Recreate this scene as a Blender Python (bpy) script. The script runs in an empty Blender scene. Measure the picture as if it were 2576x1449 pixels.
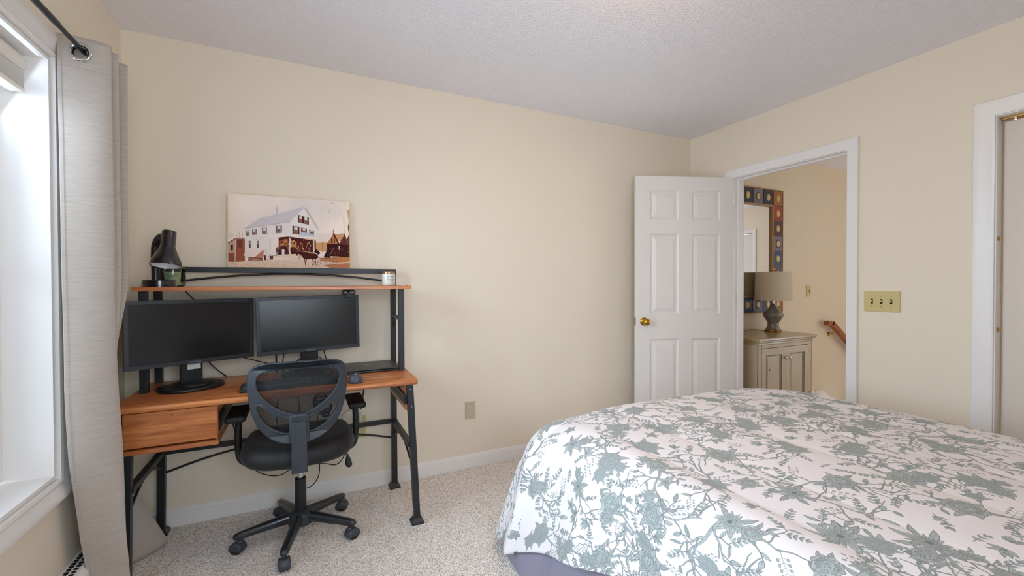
import bpy, bmesh, math, random
import numpy as np
from mathutils import Vector, Matrix, noise

random.seed(7)
rng = np.random.default_rng(11)
SC = bpy.context.scene
COL = SC.collection
PI = math.pi

# ------------------------------------------------------------------ camera
def look_basis(yaw, pitch, roll):
    f = Vector((math.sin(yaw) * math.cos(pitch), math.cos(yaw) * math.cos(pitch), math.sin(pitch)))
    r = Vector((math.cos(yaw), -math.sin(yaw), 0))
    u = r.cross(f)
    r2 = r * math.cos(roll) + u * math.sin(roll)
    u2 = -r * math.sin(roll) + u * math.cos(roll)
    return r2, u2, f
cam = bpy.data.cameras.new('camera'); camo = bpy.data.objects.new('camera', cam); COL.objects.link(camo)
r_, u_, f_ = look_basis(0.449318, -0.0117755, -0.0027556)
camo.matrix_world = Matrix(((r_.x, u_.x, -f_.x, 0), (r_.y, u_.y, -f_.y, 0), (r_.z, u_.z, -f_.z, 1.2195), (0, 0, 0, 1)))
cam.sensor_fit = 'HORIZONTAL'; cam.sensor_width = 36.0; cam.lens = 1088.127 / 2576 * 36
cam.clip_start = 0.02; cam.clip_end = 100
SC.camera = camo

# ------------------------------------------------------------------ view, world, lights
SC.view_settings.view_transform = 'Standard'
SC.view_settings.look = 'None'
SC.view_settings.exposure = -0.13
SC.view_settings.gamma = 1.0
SC.view_settings.use_curve_mapping = False
SC.cycles.use_denoising = True
SC.cycles.max_bounces = 12
SC.cycles.diffuse_bounces = 8
SC.cycles.transparent_max_bounces = 16
SC.cycles.sample_clamp_indirect = 5.0
SC.cycles.use_adaptive_sampling = True
SC.cycles.adaptive_threshold = 0.04

W = bpy.data.worlds.new('overcast_sky'); SC.world = W; W.use_nodes = True
bg = W.node_tree.nodes['Background']
bg.inputs[0].default_value = (0.76, 0.85, 1.0, 1); bg.inputs[1].default_value = 5.8

def area(name, loc, rot, sx, sy, power, col, spread=PI):
    l = bpy.data.lights.new(name, 'AREA'); l.shape = 'RECTANGLE'; l.size = sx; l.size_y = sy
    l.energy = power; l.color = col; l.spread = spread
    o = bpy.data.objects.new(name, l); COL.objects.link(o); o.location = loc; o.rotation_euler = rot
    o['label'] = 'daylight entering'; return o
# daylight through the bedroom window (left wall), pointing +X
area('window_daylight', (-1.10, 1.0, 1.36), (0, -PI / 2 + math.radians(26), 0), 1.45, 2.0, 29, (0.66, 0.79, 1.0))
# added lamp high outside the same window, giving the daylight some direction
area('added_directional_daylight', (-1.65, 1.25, 2.05), (0, -PI / 2 + math.radians(36), math.radians(14)), 0.8, 0.8, 46, (0.74, 0.83, 1.0))
# added fill for the back wall, through an assumed unseen rear window, pointing +Y
area('rear_window_fill', (0.35, -0.62, 1.45), (PI / 2, 0, 0), 1.0, 1.1, 20, (0.86, 0.89, 1.0))
# daylight through the landing doorway, and the landing ceiling lamp
area('landing_daylight', (6.75, 0.3, 1.25), (0, PI / 2, 0), 1.7, 0.8, 12, (0.90, 0.94, 1.0))

# ------------------------------------------------------------------ materials
def lin(h):
    h = h.lstrip('#'); o = []
    for i in (0, 2, 4):
        c = int(h[i:i + 2], 16) / 255
        o.append(c / 12.92 if c <= 0.04045 else ((c + 0.055) / 1.055) ** 2.4)
    return (*o, 1.0)
MATS = {}
def mat(name, col, rough=0.6, metal=0.0, bump=None, var=None, spec=0.5, coat=0.0, trans=0.0, sheen=0.0, emit=None):
    """bump=(scale, strength, distance); var=(scale, amount) tone variation"""
    if name in MATS: return MATS[name]
    m = bpy.data.materials.new(name); m.use_nodes = True
    n = m.node_tree.nodes; L = m.node_tree.links; p = n['Principled BSDF']
    c = lin(col) if isinstance(col, str) else col
    p.inputs['Base Color'].default_value = c
    p.inputs['Roughness'].default_value = rough; p.inputs['Metallic'].default_value = metal
    p.inputs['Specular IOR Level'].default_value = spec
    p.inputs['Coat Weight'].default_value = coat; p.inputs['Coat Roughness'].default_value = 0.15
    p.inputs['Sheen Weight'].default_value = sheen
    if trans: p.inputs['Transmission Weight'].default_value = trans
    if emit:
        p.inputs['Emission Color'].default_value = lin(emit[0]); p.inputs['Emission Strength'].default_value = emit[1]
    tc = n.new('ShaderNodeTexCoord')
    if var:
        t = n.new('ShaderNodeTexNoise'); t.inputs['Scale'].default_value = var[0]; t.inputs['Detail'].default_value = 5
        mx = n.new('ShaderNodeMix'); mx.data_type = 'RGBA'
        L.new(tc.outputs['Object'], t.inputs['Vector']); L.new(t.outputs['Fac'], mx.inputs[0])
        a = var[1]
        mx.inputs[6].default_value = (c[0] * (1 - a), c[1] * (1 - a), c[2] * (1 - a), 1)
        mx.inputs[7].default_value = (min(1, c[0] * (1 + a)), min(1, c[1] * (1 + a)), min(1, c[2] * (1 + a)), 1)
        L.new(mx.outputs[2], p.inputs['Base Color'])
    if bump:
        t = n.new('ShaderNodeTexNoise'); t.inputs['Scale'].default_value = bump[0]; t.inputs['Detail'].default_value = 3
        b = n.new('ShaderNodeBump'); b.inputs['Strength'].default_value = bump[1]; b.inputs['Distance'].default_value = bump[2]
        L.new(tc.outputs['Object'], t.inputs['Vector']); L.new(t.outputs['Fac'], b.inputs['Height']); L.new(b.outputs[0], p.inputs['Normal'])
    MATS[name] = m; return m

def wood(name, a, b, rough=0.35, scale=(1.3, 22, 22), coat=0.2):
    if name in MATS: return MATS[name]
    m = bpy.data.materials.new(name); m.use_nodes = True
    n = m.node_tree.nodes; L = m.node_tree.links; p = n['Principled BSDF']
    tc = n.new('ShaderNodeTexCoord'); mp = n.new('ShaderNodeMapping'); mp.inputs['Scale'].default_value = scale
    t = n.new('ShaderNodeTexNoise'); t.inputs['Scale'].default_value = 1.6; t.inputs['Detail'].default_value = 8; t.inputs['Roughness'].default_value = 0.62
    t.inputs['Distortion'].default_value = 0.6
    r = n.new('ShaderNodeValToRGB'); r.color_ramp.elements[0].position = 0.33; r.color_ramp.elements[1].position = 0.66
    r.color_ramp.elements[0].color = lin(a); r.color_ramp.elements[1].color = lin(b)
    L.new(tc.outputs['Object'], mp.inputs[0]); L.new(mp.outputs[0], t.inputs['Vector']); L.new(t.outputs['Fac'], r.inputs[0])
    L.new(r.outputs[0], p.inputs['Base Color']); p.inputs['Roughness'].default_value = rough
    p.inputs['Coat Weight'].default_value = coat; p.inputs['Coat Roughness'].default_value = 0.2
    MATS[name] = m; return m

M_WALL = mat('cream_wall_paint', '#e9decb', 0.62, bump=(160, 0.08, 0.002))
M_HALL = mat('tan_landing_paint', '#dccdb2', 0.65, bump=(160, 0.08, 0.002))
M_TRIM = mat('white_gloss_trim', '#ebe8e6', 0.32, var=(3, 0.02))
M_DOOR = mat('white_door_paint', '#e6e1dd', 0.38)
M_CLOSET = mat('beige_closet_door', '#dcd2c6', 0.45)
M_BLACK = mat('black_powder_coat', '#1d2126', 0.42, bump=(900, 0.05, 0.0005))
M_PLASTIC = mat('dark_grey_plastic', '#30353d', 0.42)
M_PLASTIC2 = mat('black_plastic', '#16181c', 0.38)
M_GLOSSB = mat('gloss_black', '#101014', 0.12, coat=0.6)
M_SCREEN = mat('matte_screen', '#07080c', 0.25, spec=0.45)
M_BEZEL = mat('monitor_bezel', '#23282f', 0.4)
M_WOOD = wood('cherry_laminate', '#8c4824', '#d4884e')
M_WOODR = wood('handrail_wood', '#7a3412', '#a85a24', scale=(8, 8, 8))
M_BRASS = mat('polished_brass', '#b8923c', 0.18, metal=1.0)
M_ABRASS = mat('antique_brass', '#a88a5e', 0.3, metal=1.0)
M_CHROME = mat('chrome', '#c8ccd0', 0.12, metal=1.0)
M_IVORY = mat('ivory_plastic', '#cdbd84', 0.38)
M_GREYPL = mat('beige_plate', '#c2b8a2', 0.4)
M_COPPER = mat('copper_lid', '#c99a7c', 0.22, metal=1.0)
M_CABLE = mat('black_cable', '#0e0f12', 0.45)
M_WCABLE = mat('white_cable', '#cfcac2', 0.45)
M_MEDAL = mat('gold_medallion', '#c8ac6a', 0.45, metal=0.3, bump=(90, 0.6, 0.003), var=(60, 0.25))
M_MIRROR = mat('silvered_mirror', '#e6e8e6', 0.02, metal=1.0)
M_PINE = mat('greige_painted_pine', '#b8aa90', 0.4, var=(5, 0.12))
M_DARKGAP = mat('dark_gap', '#0b0a09', 0.9)
M_WHITEIN = mat('white_enamel', '#e8ecf2', 0.35)
M_INK = mat('dark_ink', '#33332f', 0.8)
M_SKIRT = mat('lavender_grey_cotton', '#8c8799', 0.85, bump=(500, 0.1, 0.001), sheen=0.2)
M_PAPER = mat('white_paper', '#e9e6e6', 0.7)

# popcorn ceiling
def ceiling_mat():
    m = bpy.data.materials.new('popcorn_ceiling'); m.use_nodes = True
    n = m.node_tree.nodes; L = m.node_tree.links; p = n['Principled BSDF']
    p.inputs['Base Color'].default_value = lin('#f1eff5'); p.inputs['Roughness'].default_value = 0.9
    tc = n.new('ShaderNodeTexCoord')
    t = n.new('ShaderNodeTexNoise'); t.inputs['Scale'].default_value = 95; t.inputs['Detail'].default_value = 4; t.inputs['Roughness'].default_value = .65
    v = n.new('ShaderNodeTexVoronoi'); v.inputs['Scale'].default_value = 130
    ad = n.new('ShaderNodeMath'); ad.operation = 'SUBTRACT'
    b = n.new('ShaderNodeBump'); b.inputs['Strength'].default_value = 0.55; b.inputs['Distance'].default_value = 0.006
    L.new(tc.outputs['Object'], t.inputs['Vector']); L.new(tc.outputs['Object'], v.inputs['Vector'])
    L.new(t.outputs['Fac'], ad.inputs[0]); L.new(v.outputs['Distance'], ad.inputs[1])
    L.new(ad.outputs[0], b.inputs['Height']); L.new(b.outputs[0], p.inputs['Normal'])
    return m
M_CEIL = ceiling_mat()

def carpet_mat():
    m = bpy.data.materials.new('speckled_carpet'); m.use_nodes = True
    n = m.node_tree.nodes; L = m.node_tree.links; p = n['Principled BSDF']
    p.inputs['Roughness'].default_value = 0.95; p.inputs['Specular IOR Level'].default_value = 0.1; p.inputs['Sheen Weight'].default_value = 0.2
    tc = n.new('ShaderNodeTexCoord')
    v = n.new('ShaderNodeTexVoronoi'); v.inputs['Scale'].default_value = 285
    r = n.new('ShaderNodeValToRGB'); e = r.color_ramp.elements
    e[0].position = 0.0; e[0].color = lin('#a3968b'); e[1].position = 1.0; e[1].color = lin('#fffaf6')
    for pos, c in ((0.14, '#beb1a6'), (0.32, '#dcd1c7'), (0.60, '#f6efe9')):
        q = r.color_ramp.elements.new(pos); q.color = lin(c)
    t = n.new('ShaderNodeTexNoise'); t.inputs['Scale'].default_value = 3.0
    sep = n.new('ShaderNodeSeparateColor')
    mx = n.new('ShaderNodeMix'); mx.data_type = 'RGBA'; mx.blend_type = 'MULTIPLY'; mx.inputs[0].default_value = 0.25
    L.new(tc.outputs['Object'], v.inputs['Vector']); L.new(tc.outputs['Object'], t.inputs['Vector'])
    L.new(v.outputs['Color'], sep.inputs[0]); L.new(sep.outputs[0], r.inputs[0]); L.new(r.outputs[0], mx.inputs[6]); L.new(t.outputs['Color'], mx.inputs[7])
    L.new(r.outputs[0], p.inputs['Base Color'])
    b = n.new('ShaderNodeBump'); b.inputs['Strength'].default_value = 0.4; b.inputs['Distance'].default_value = 0.003; b.invert = True
    L.new(v.outputs['Distance'], b.inputs['Height']); L.new(b.outputs[0], p.inputs['Normal'])
    return m
M_CARPET = carpet_mat()

def stripe_fabric(name, a, b, scale, rough=0.85, trans=False):
    m = bpy.data.materials.new(name); m.use_nodes = True
    n = m.node_tree.nodes; L = m.node_tree.links; p = n['Principled BSDF']; p.inputs['Roughness'].default_value = rough
    p.inputs['Sheen Weight'].default_value = 0.25
    tc = n.new('ShaderNodeTexCoord'); mp = n.new('ShaderNodeMapping'); mp.inputs['Scale'].default_value = scale
    t = n.new('ShaderNodeTexNoise'); t.inputs['Scale'].default_value = 1.0; t.inputs['Detail'].default_value = 2
    mx = n.new('ShaderNodeMix'); mx.data_type = 'RGBA'; mx.inputs[6].default_value = lin(a); mx.inputs[7].default_value = lin(b)
    bp = n.new('ShaderNodeBump'); bp.inputs['Strength'].default_value = 0.3; bp.inputs['Distance'].default_value = 0.001
    L.new(tc.outputs['Object'], mp.inputs[0]); L.new(mp.outputs[0], t.inputs['Vector']); L.new(t.outputs['Fac'], mx.inputs[0])
    L.new(mx.outputs[2], p.inputs['Base Color']); L.new(t.outputs['Fac'], bp.inputs['Height']); L.new(bp.outputs[0], p.inputs['Normal'])
    return m
M_CURTAIN = stripe_fabric('taupe_ribbed_curtain', '#9f958c', '#c6bcb3', (14, 14, 420))
M_SHADE = stripe_fabric('linen_shade', '#b8a98e', '#cfc3ab', (160, 160, 260))
M_SEAT = mat('black_mesh_fabric', '#090b0f', 0.55, bump=(700, 0.5, 0.0015), sheen=0.08)

def net_mat():
    m = bpy.data.materials.new('black_see_through_mesh'); m.use_nodes = True
    n = m.node_tree.nodes; L = m.node_tree.links
    p = n['Principled BSDF']; p.inputs['Base Color'].default_value = lin('#1a1d22'); p.inputs['Roughness'].default_value = 0.6
    tc = n.new('ShaderNodeTexCoord'); sp = n.new('ShaderNodeSeparateXYZ'); L.new(tc.outputs['Object'], sp.inputs[0])
    outs = []
    for ax in (0, 2):
        a = n.new('ShaderNodeMath'); a.operation = 'MULTIPLY'; a.inputs[1].default_value = 2 * PI / 0.0034; L.new(sp.outputs[ax], a.inputs[0])
        s = n.new('ShaderNodeMath'); s.operation = 'SINE'; L.new(a.outputs[0], s.inputs[0]); outs.append(s)
    ml = n.new('ShaderNodeMath'); ml.operation = 'MULTIPLY'; L.new(outs[0].outputs[0], ml.inputs[0]); L.new(outs[1].outputs[0], ml.inputs[1])
    g = n.new('ShaderNodeMath'); g.operation = 'LESS_THAN'; g.inputs[1].default_value = 0.18; L.new(ml.outputs[0], g.inputs[0])
    tr = n.new('ShaderNodeBsdfTransparent'); mx = n.new('ShaderNodeMixShader')
    L.new(g.outputs[0], mx.inputs[0]); L.new(tr.outputs[0], mx.inputs[1]); L.new(p.outputs[0], mx.inputs[2])
    L.new(mx.outputs[0], n['Material Output'].inputs[0]); return m
M_NET = net_mat()

def glass_mat(name, tint, gloss=0.06, alpha=0.0, col='#ffffff', rough=0.03):
    m = bpy.data.materials.new(name); m.use_nodes = True
    n = m.node_tree.nodes; L = m.node_tree.links
    tr = n.new('ShaderNodeBsdfTransparent'); tr.inputs[0].default_value = lin(tint)
    gl = n.new('ShaderNodeBsdfGlossy'); gl.inputs['Roughness'].default_value = rough
    fr = n.new('ShaderNodeFresnel'); mx = n.new('ShaderNodeMixShader')
    L.new(fr.outputs[0], mx.inputs[0]); L.new(tr.outputs[0], mx.inputs[1]); L.new(gl.outputs[0], mx.inputs[2])
    L.new(mx.outputs[0], n['Material Output'].inputs[0]); return m
M_PANE = glass_mat('window_glass', '#f6faf8')
M_JAR = glass_mat('green_jar_glass', '#eef3e8')

# ------------------------------------------------------------------ object helpers
def link(name, me, m=None, parent=None, smooth=False, kind=None, label=None):
    o = bpy.data.objects.new(name, me)
    if m is not None:
        if isinstance(m, (list, tuple)):
            for q in m: me.materials.append(q)
        elif not me.materials: me.materials.append(m)
    COL.objects.link(o)
    if parent is not None:
        o.parent = parent
    if smooth:
        for pl in me.polygons: pl.use_smooth = True
    if kind: o['kind'] = kind
    if label: o['label'] = label
    return o
ORG = {}
def thing(name, label, cat, loc, rz=0, group=None, kind=None):
    o = bpy.data.objects.new(name, None); COL.objects.link(o); o.location = loc; o.rotation_euler = (0, 0, rz)
    o.empty_display_size = 0.1
    if label: o['label'] = label
    if cat: o['category'] = cat
    if group: o['group'] = group
    if kind: o['kind'] = kind
    return o
def me_from(bm, name='m', off=None):
    if off is not None: bmesh.ops.translate(bm, verts=bm.verts, vec=-Vector(off))
    bmesh.ops.recalc_face_normals(bm, faces=bm.faces)
    me = bpy.data.meshes.new(name); bm.to_mesh(me); bm.free(); return me
def tagtop(o, label, cat, group=None):
    o['label'] = label; o['category'] = cat
    if group: o['group'] = group
    return o

def bbox(bm, lo, hi, bev=0.0, seg=2, mtx=None):
    lo = Vector(lo); hi = Vector(hi); c = (lo + hi) / 2; s = hi - lo
    r = bmesh.ops.create_cube(bm, size=1.0); vs = r['verts']
    for v in vs: v.co = Vector((v.co.x * s.x, v.co.y * s.y, v.co.z * s.z)) + c
    if bev > 0:
        es = list({e for v in vs for e in v.link_edges})
        rr = bmesh.ops.bevel(bm, geom=es, offset=min(bev, min(s) * 0.49), segments=seg, affect='EDGES', profile=0.5)
        vs = list({v for f in rr['faces'] for v in f.verts} | {v for v in vs if v.is_valid})
    if mtx is not None:
        for v in vs: v.co = mtx @ v.co
    return vs
def box(name, lo, hi, m, parent=None, bev=0.0, off=None, seg=2, kind=None, mtx=None, smooth=False, label=None):
    bm = bmesh.new(); bbox(bm, lo, hi, bev, seg, mtx)
    return link(name, me_from(bm, name, off), m, parent, smooth, kind, label)

def spline(pts, n=8):
    P = [Vector(p) for p in pts]
    if len(P) < 3: return P
    out = []
    Q = [2 * P[0] - P[1]] + P + [2 * P[-1] - P[-2]]
    for i in range(1, len(Q) - 2):
        for k in range(n):
            t = k / n; a, b, c, d = Q[i - 1], Q[i], Q[i + 1], Q[i + 2]
            out.append(0.5 * ((2 * b) + (-a + c) * t + (2 * a - 5 * b + 4 * c - d) * t * t + (-a + 3 * b - 3 * c + d) * t ** 3))
    out.append(P[-1]); return out
def btube(bm, pts, r, seg=10, cap=True, flat=1.0, up=None, sq=False):
    """sweep; r number or list; flat = vertical squash"""
    P = [Vector(p) for p in pts]; n = len(P)
    R = r if isinstance(r, (list, tuple)) else [r] * n
    rings = []; prev = Vector(up) if up else None
    for i in range(n):
        t = (P[min(i + 1, n - 1)] - P[max(i - 1, 0)]).normalized()
        if prev is None: prev = Vector((0, 0, 1)) if abs(t.z) < 0.9 else Vector((0, 1, 0))
        u = (prev - t * prev.dot(t)).normalized(); prev = u; w = t.cross(u)
        ring = []
        k = 4 if sq else seg
        for j in range(k):
            a = 2 * PI * j / k + (PI / 4 if sq else 0)
            q = R[i] * (1.4142 if sq else 1)
            ring.append(bm.verts.new(P[i] + u * math.cos(a) * q * flat + w * math.sin(a) * q))
        rings.append(ring)
    for i in range(n - 1):
        for j in range(len(rings[0])):
            k2 = (j + 1) % len(rings[0])
            bm.faces.new((rings[i][j], rings[i][k2], rings[i + 1][k2], rings[i + 1][j]))
    if cap:
        bm.faces.new(rings[0][::-1]); bm.faces.new(rings[-1])
def tube(name, pts, r, m, parent=None, seg=10, off=None, flat=1.0, up=None, sq=False, smooth=True, kind=None, label=None):
    bm = bmesh.new(); btube(bm, pts, r, seg, True, flat, up, sq)
    o = link(name, me_from(bm, name, off), m, parent, False, kind, label)
    if smooth and not sq: shade(o)
    return o
def shade(o, ang=50):
    me = o.data
    for p in me.polygons: p.use_smooth = True
    bm = bmesh.new(); bm.from_mesh(me); lim = math.radians(ang)
    for e in bm.edges:
        if len(e.link_faces) == 2 and e.calc_face_angle(0) > lim: e.smooth = False
    bm.to_mesh(me); bm.free(); return o
def blathe(bm, prof, seg=32, c=(0, 0, 0), mtx=None, capb=True, capt=True):
    rings = []; c = Vector(c)
    for r, z in prof:
        ring = []
        for j in range(seg):
            a = 2 * PI * j / seg; v = Vector((math.cos(a) * r, math.sin(a) * r, z))
            if mtx is not None: v = mtx @ v
            ring.append(bm.verts.new(v + c))
        rings.append(ring)
    for i in range(len(rings) - 1):
        for j in range(seg):
            k = (j + 1) % seg
            bm.faces.new((rings[i][j], rings[i][k], rings[i + 1][k], rings[i + 1][j]))
    if capb: bm.faces.new(rings[0][::-1])
    if capt: bm.faces.new(rings[-1])
def lathe(name, prof, m, parent=None, seg=32, c=(0, 0, 0), mtx=None, capb=True, capt=True, ang=40, off=None, label=None):
    bm = bmesh.new(); blathe(bm, prof, seg, c, mtx, capb, capt)
    return shade(link(name, me_from(bm, name, off), m, parent, label=label), ang)

def curve_mesh(outlines, thick, bevel=0.0, res=2, off=None):
    cu = bpy.data.curves.new('tmp', 'CURVE'); cu.dimensions = '2D'; cu.fill_mode = 'BOTH'
    cu.extrude = max(0.0, thick / 2 - bevel); cu.bevel_depth = bevel; cu.bevel_resolution = res; cu.offset = -bevel if off is None else off
    for o in outlines:
        s = cu.splines.new('POLY'); s.points.add(len(o) - 1)
        for i, p in enumerate(o): s.points[i].co = (p[0], p[1], 0, 1)
        s.use_cyclic_u = True
    ob = bpy.data.objects.new('tmp', cu); COL.objects.link(ob)
    dg = bpy.context.evaluated_depsgraph_get(); me = bpy.data.meshes.new_from_object(ob.evaluated_get(dg))
    bpy.data.objects.remove(ob); bpy.data.curves.remove(cu); return me
def plate(name, outlines, thick, m, parent=None, bevel=0.0, mtx=None, ang=35, label=None, kind=None):
    me = curve_mesh(outlines, thick, bevel)
    if mtx is not None: me.transform(mtx)
    me.materials.clear()
    return shade(link(name, me, m, parent, label=label, kind=kind), ang)
def text(name, s, size, m, parent, mtx, thick=0.0006, align='CENTER'):
    cu = bpy.data.curves.new('tmp', 'FONT'); cu.body = s; cu.size = size; cu.align_x = align; cu.align_y = 'CENTER'; cu.extrude = thick / 2
    cu.resolution_u = 3
    ob = bpy.data.objects.new('tmp', cu); COL.objects.link(ob)
    dg = bpy.context.evaluated_depsgraph_get(); me = bpy.data.meshes.new_from_object(ob.evaluated_get(dg))
    bpy.data.objects.remove(ob); bpy.data.curves.remove(cu)
    me.transform(mtx); me.materials.clear(); return link(name, me, m, parent)
def rrect(w, h, r, n=5, cx=0, cy=0):
    o = []
    for sx, sy, a0 in ((1, 1, 0), (-1, 1, PI / 2), (-1, -1, PI), (1, -1, 1.5 * PI)):
        for k in range(n + 1):
            a = a0 + PI / 2 * k / n
            o.append((cx + sx * (w / 2 - r) + r * math.cos(a), cy + sy * (h / 2 - r) + r * math.sin(a)))
    return o
XZ = Matrix(((1, 0, 0, 0), (0, 0, -1, 0), (0, 1, 0, 0), (0, 0, 0, 1)))      # plane xy -> xz, normal towards -y
def T(x, y, z): return Matrix.Translation((x, y, z))

def sweep_frame(name, pts, prof, closed, fmap, m, parent=None, kind=None, ang=30):
    """mitred moulding: pts (a,b) path with the opening on its right-hand side; prof list of (outward, depth)"""
    P = [Vector(p) for p in pts]; n = len(P); bm = bmesh.new(); rings = []
    for i in range(n):
        if closed or 0 < i < n - 1:
            d1 = (P[i] - P[i - 1]).normalized(); d2 = (P[(i + 1) % n] - P[i]).normalized()
            n1 = Vector((-d1.y, d1.x)); n2 = Vector((-d2.y, d2.x)); mi = (n1 + n2); mi = mi / (mi.dot(n1))
        else:
            d = (P[1] - P[0]) if i == 0 else (P[-1] - P[-2]); d.normalize(); mi = Vector((-d.y, d.x))
        rings.append([bm.verts.new(fmap(P[i].x + mi.x * o, P[i].y + mi.y * o, dp)) for o, dp in prof])
    k = len(prof)
    for i in range(n if closed else n - 1):
        A = rings[i]; B = rings[(i + 1) % n]
        for j in range(k): bm.faces.new((A[j], A[(j + 1) % k], B[(j + 1) % k], B[j]))
    if not closed:
        bm.faces.new(rings[0]); bm.faces.new(rings[-1][::-1])
    return shade(link(name, me_from(bm, name), m, parent, kind=kind), ang)

# ------------------------------------------------------------------ room constants (metres; camera stands at x=0,y=0)
D, LX, RX, H = 2.6905, -0.780, 2.994, 2.44
RT = 0.116             # wall_right thickness
HX = 6.6               # landing east wall
RY = -0.47             # rear wall
ST = 'structure'

def cut_wall(name, outer, holes, axis, pos, thick, m):
    """wall as a plate with rectangular holes. axis 'x': spans (y,z) at x=pos..pos+thick; axis 'y': spans (x,z)"""
    rect = lambda r: [(r[0], r[1]), (r[2], r[1]), (r[2], r[3]), (r[0], r[3])]
    me = curve_mesh([rect(outer)] + [rect(h) for h in holes], abs(thick))
    me.materials.clear()
    if axis == 'x': mx = Matrix(((0, 0, 1, pos + thick / 2), (1, 0, 0, 0), (0, 1, 0, 0), (0, 0, 0, 1)))
    else: mx = Matrix(((1, 0, 0, 0), (0, 0, 1, pos + thick / 2), (0, 1, 0, 0), (0, 0, 0, 1)))
    me.transform(mx)
    return link(name, me, m, kind=ST)

# floor
box('floor', (LX - .15, RY - .1, -0.12), (4.85, D + 0.1, 0.0), M_CARPET, kind=ST)
box('floor_landing', (4.85, RY - 1.3, -0.12), (HX + .1, 1.72, 0.0), M_CARPET, kind=ST)
box('ceiling', (LX - .15, RY - 1.3, H), (HX + .1, D + 0.1, H + 0.1), M_CEIL, kind=ST)
# walls; window hole y 0.10..2.028, z .547..1.995
WY0, WY1, WZ0, WZ1 = 0.02, 2.028, 0.547, 1.995
cut_wall('wall_left', (RY - .1, 0, D + .1, H), [(WY0, WZ0, WY1, WZ1)], 'x', LX, -0.15, M_WALL)
cut_wall('wall_back', (LX, 0, RX, H), [], 'y', D, 0.1, M_WALL)
cut_wall('wall_rear', (LX, 0, RX, H), [(-0.15, 0.9, 0.85, 2.0)], 'y', RY, -0.1, M_WALL)
DY0, DY1, DZ = 1.495, 2.271, 2.020      # bedroom door opening
CY0, CY1, CZ = -0.40, 0.862, 2.010      # closet opening
cut_wall('wall_right', (RY - .1, 0, D + .1, H), [(DY0 - .018, 0, DY1 + .018, DZ + .018), (CY0 - .018, 0, CY1 + .018, CZ + .018)], 'x', RX, RT, M_WALL)
cut_wall('wall_landing_back', (RX + RT, -2.4, HX, H), [], 'y', D, 0.1, M_HALL)
cut_wall('wall_landing_side', (RY - 1.3, -2.4, D + .1, H), [(-0.10, 0, 0.70, 2.02)], 'x', HX, 0.1, M_WALL)
cut_wall('wall_landing_front', (RX + RT, 0, HX, H), [], 'y', RY - 1.3, 0.1, M_HALL)
# closet interior
box('wall_closet', (RX + RT + .62, CY0 - .2, 0), (RX + RT + .68, 1.05, H), M_HALL, kind=ST)
box('wall_closet_end', (RX + RT, 0.99, 0), (RX + RT + .62, 1.05, H), M_HALL, kind=ST)
box('wall_stairs', (4.85, 1.66, -2.4), (HX, 1.72, -0.12), M_HALL, kind=ST)
# lower stair flight
for i in range(7):
    box('stair_step', (4.85 + i * .25, 1.72, -2.4), (5.10 + i * .25, D, -0.19 * (i + 1)), M_CARPET, kind=ST)

# baseboards
def baseboard(name, a, b, nrm, h=0.089, t=0.014, m=M_TRIM):
    """a,b floor points; nrm direction into the room"""
    a = Vector((*a, 0)); b = Vector((*b, 0)); nv = Vector((*nrm, 0)); bm = bmesh.new()
    prof = [(0, 0), (t, 0), (t, h * .78), (t * .72, h * .80), (t * .62, h * .9), (t * .3, h * .97), (0, h)]
    A = [bm.verts.new(a + nv * x + Vector((0, 0, z))) for x, z in prof]; B = [bm.verts.new(b + nv * x + Vector((0, 0, z))) for x, z in prof]
    for j in range(len(prof)):
        k = (j + 1) % len(prof); bm.faces.new((A[j], A[k], B[k], B[j]))
    bm.faces.new(A); bm.faces.new(B[::-1])
    return link(name, me_from(bm), m, kind=ST)
baseboard('baseboard_back', (LX, D), (RX, D), (0, -1))
baseboard('baseboard_right', (RX, 2.335), (RX, D - .014), (-1, 0))
baseboard('baseboard_right_mid', (RX, 0.94), (RX, 1.43), (-1, 0))
baseboard('baseboard_landing', (RX + RT, D), (4.80, D), (0, -1))
# stair skirt board running down the landing wall
bm = bmesh.new()
pr = [(4.80, 0.0), (4.80, .089), (4.93, .079), (6.4, -.98), (6.4, -1.25), (4.93, -.13)]
for y in (D, D - .016):
    for x, z in pr: bm.verts.new((x, y, z))
bm.verts.ensure_lookup_table(); n6 = len(pr)
bm.faces.new([bm.verts[i] for i in range(n6)]); bm.faces.new([bm.verts[n6 + i] for i in range(n6)][::-1])
for i in range(n6): bm.faces.new([bm.verts[i], bm.verts[(i + 1) % n6], bm.verts[n6 + (i + 1) % n6], bm.verts[n6 + i]])
link('trim_1', me_from(bm), M_TRIM, kind=ST)

# casings
CAS = [(0.004, 0), (0.004, .011), (.012, .014), (.022, .0135), (.045, .017), (.058, .0195), (.063, .019), (.066, .012), (.066, 0)]
WCAS = [(0.004, 0), (0.004, .016), (.014, .019), (.024, .015), (.034, .017), (.052, .021), (.064, .026), (.074, .025), (.076, .015), (.076, 0)]
frx = lambda a, b, d: Vector((RX - d, a, b))
# path direction so that outward (left-hand normal) points away from the opening
sweep_frame('trim_2', [(DY0, 0), (DY0, DZ), (DY1, DZ), (DY1, 0)], CAS, False, frx, M_TRIM, kind=ST)
sweep_frame('trim_3', [(CY0, 0), (CY0, CZ), (CY1, CZ), (CY1, 0)], [(o * 1.2, d) for o, d in CAS], False, frx, M_TRIM, kind=ST)
hrx = lambda a, b, d: Vector((RX + RT + d, a, b))
sweep_frame('trim_4', [(DY0, 0), (DY0, DZ), (DY1, DZ), (DY1, 0)], CAS, False, hrx, M_TRIM, kind=ST)
erx = lambda a, b, d: Vector((HX - d, a, b))
sweep_frame('trim_5', [(-.10, 0), (-.10, 2.02), (.70, 2.02), (.70, 0)], CAS, False, erx, M_TRIM, kind=ST)
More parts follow.
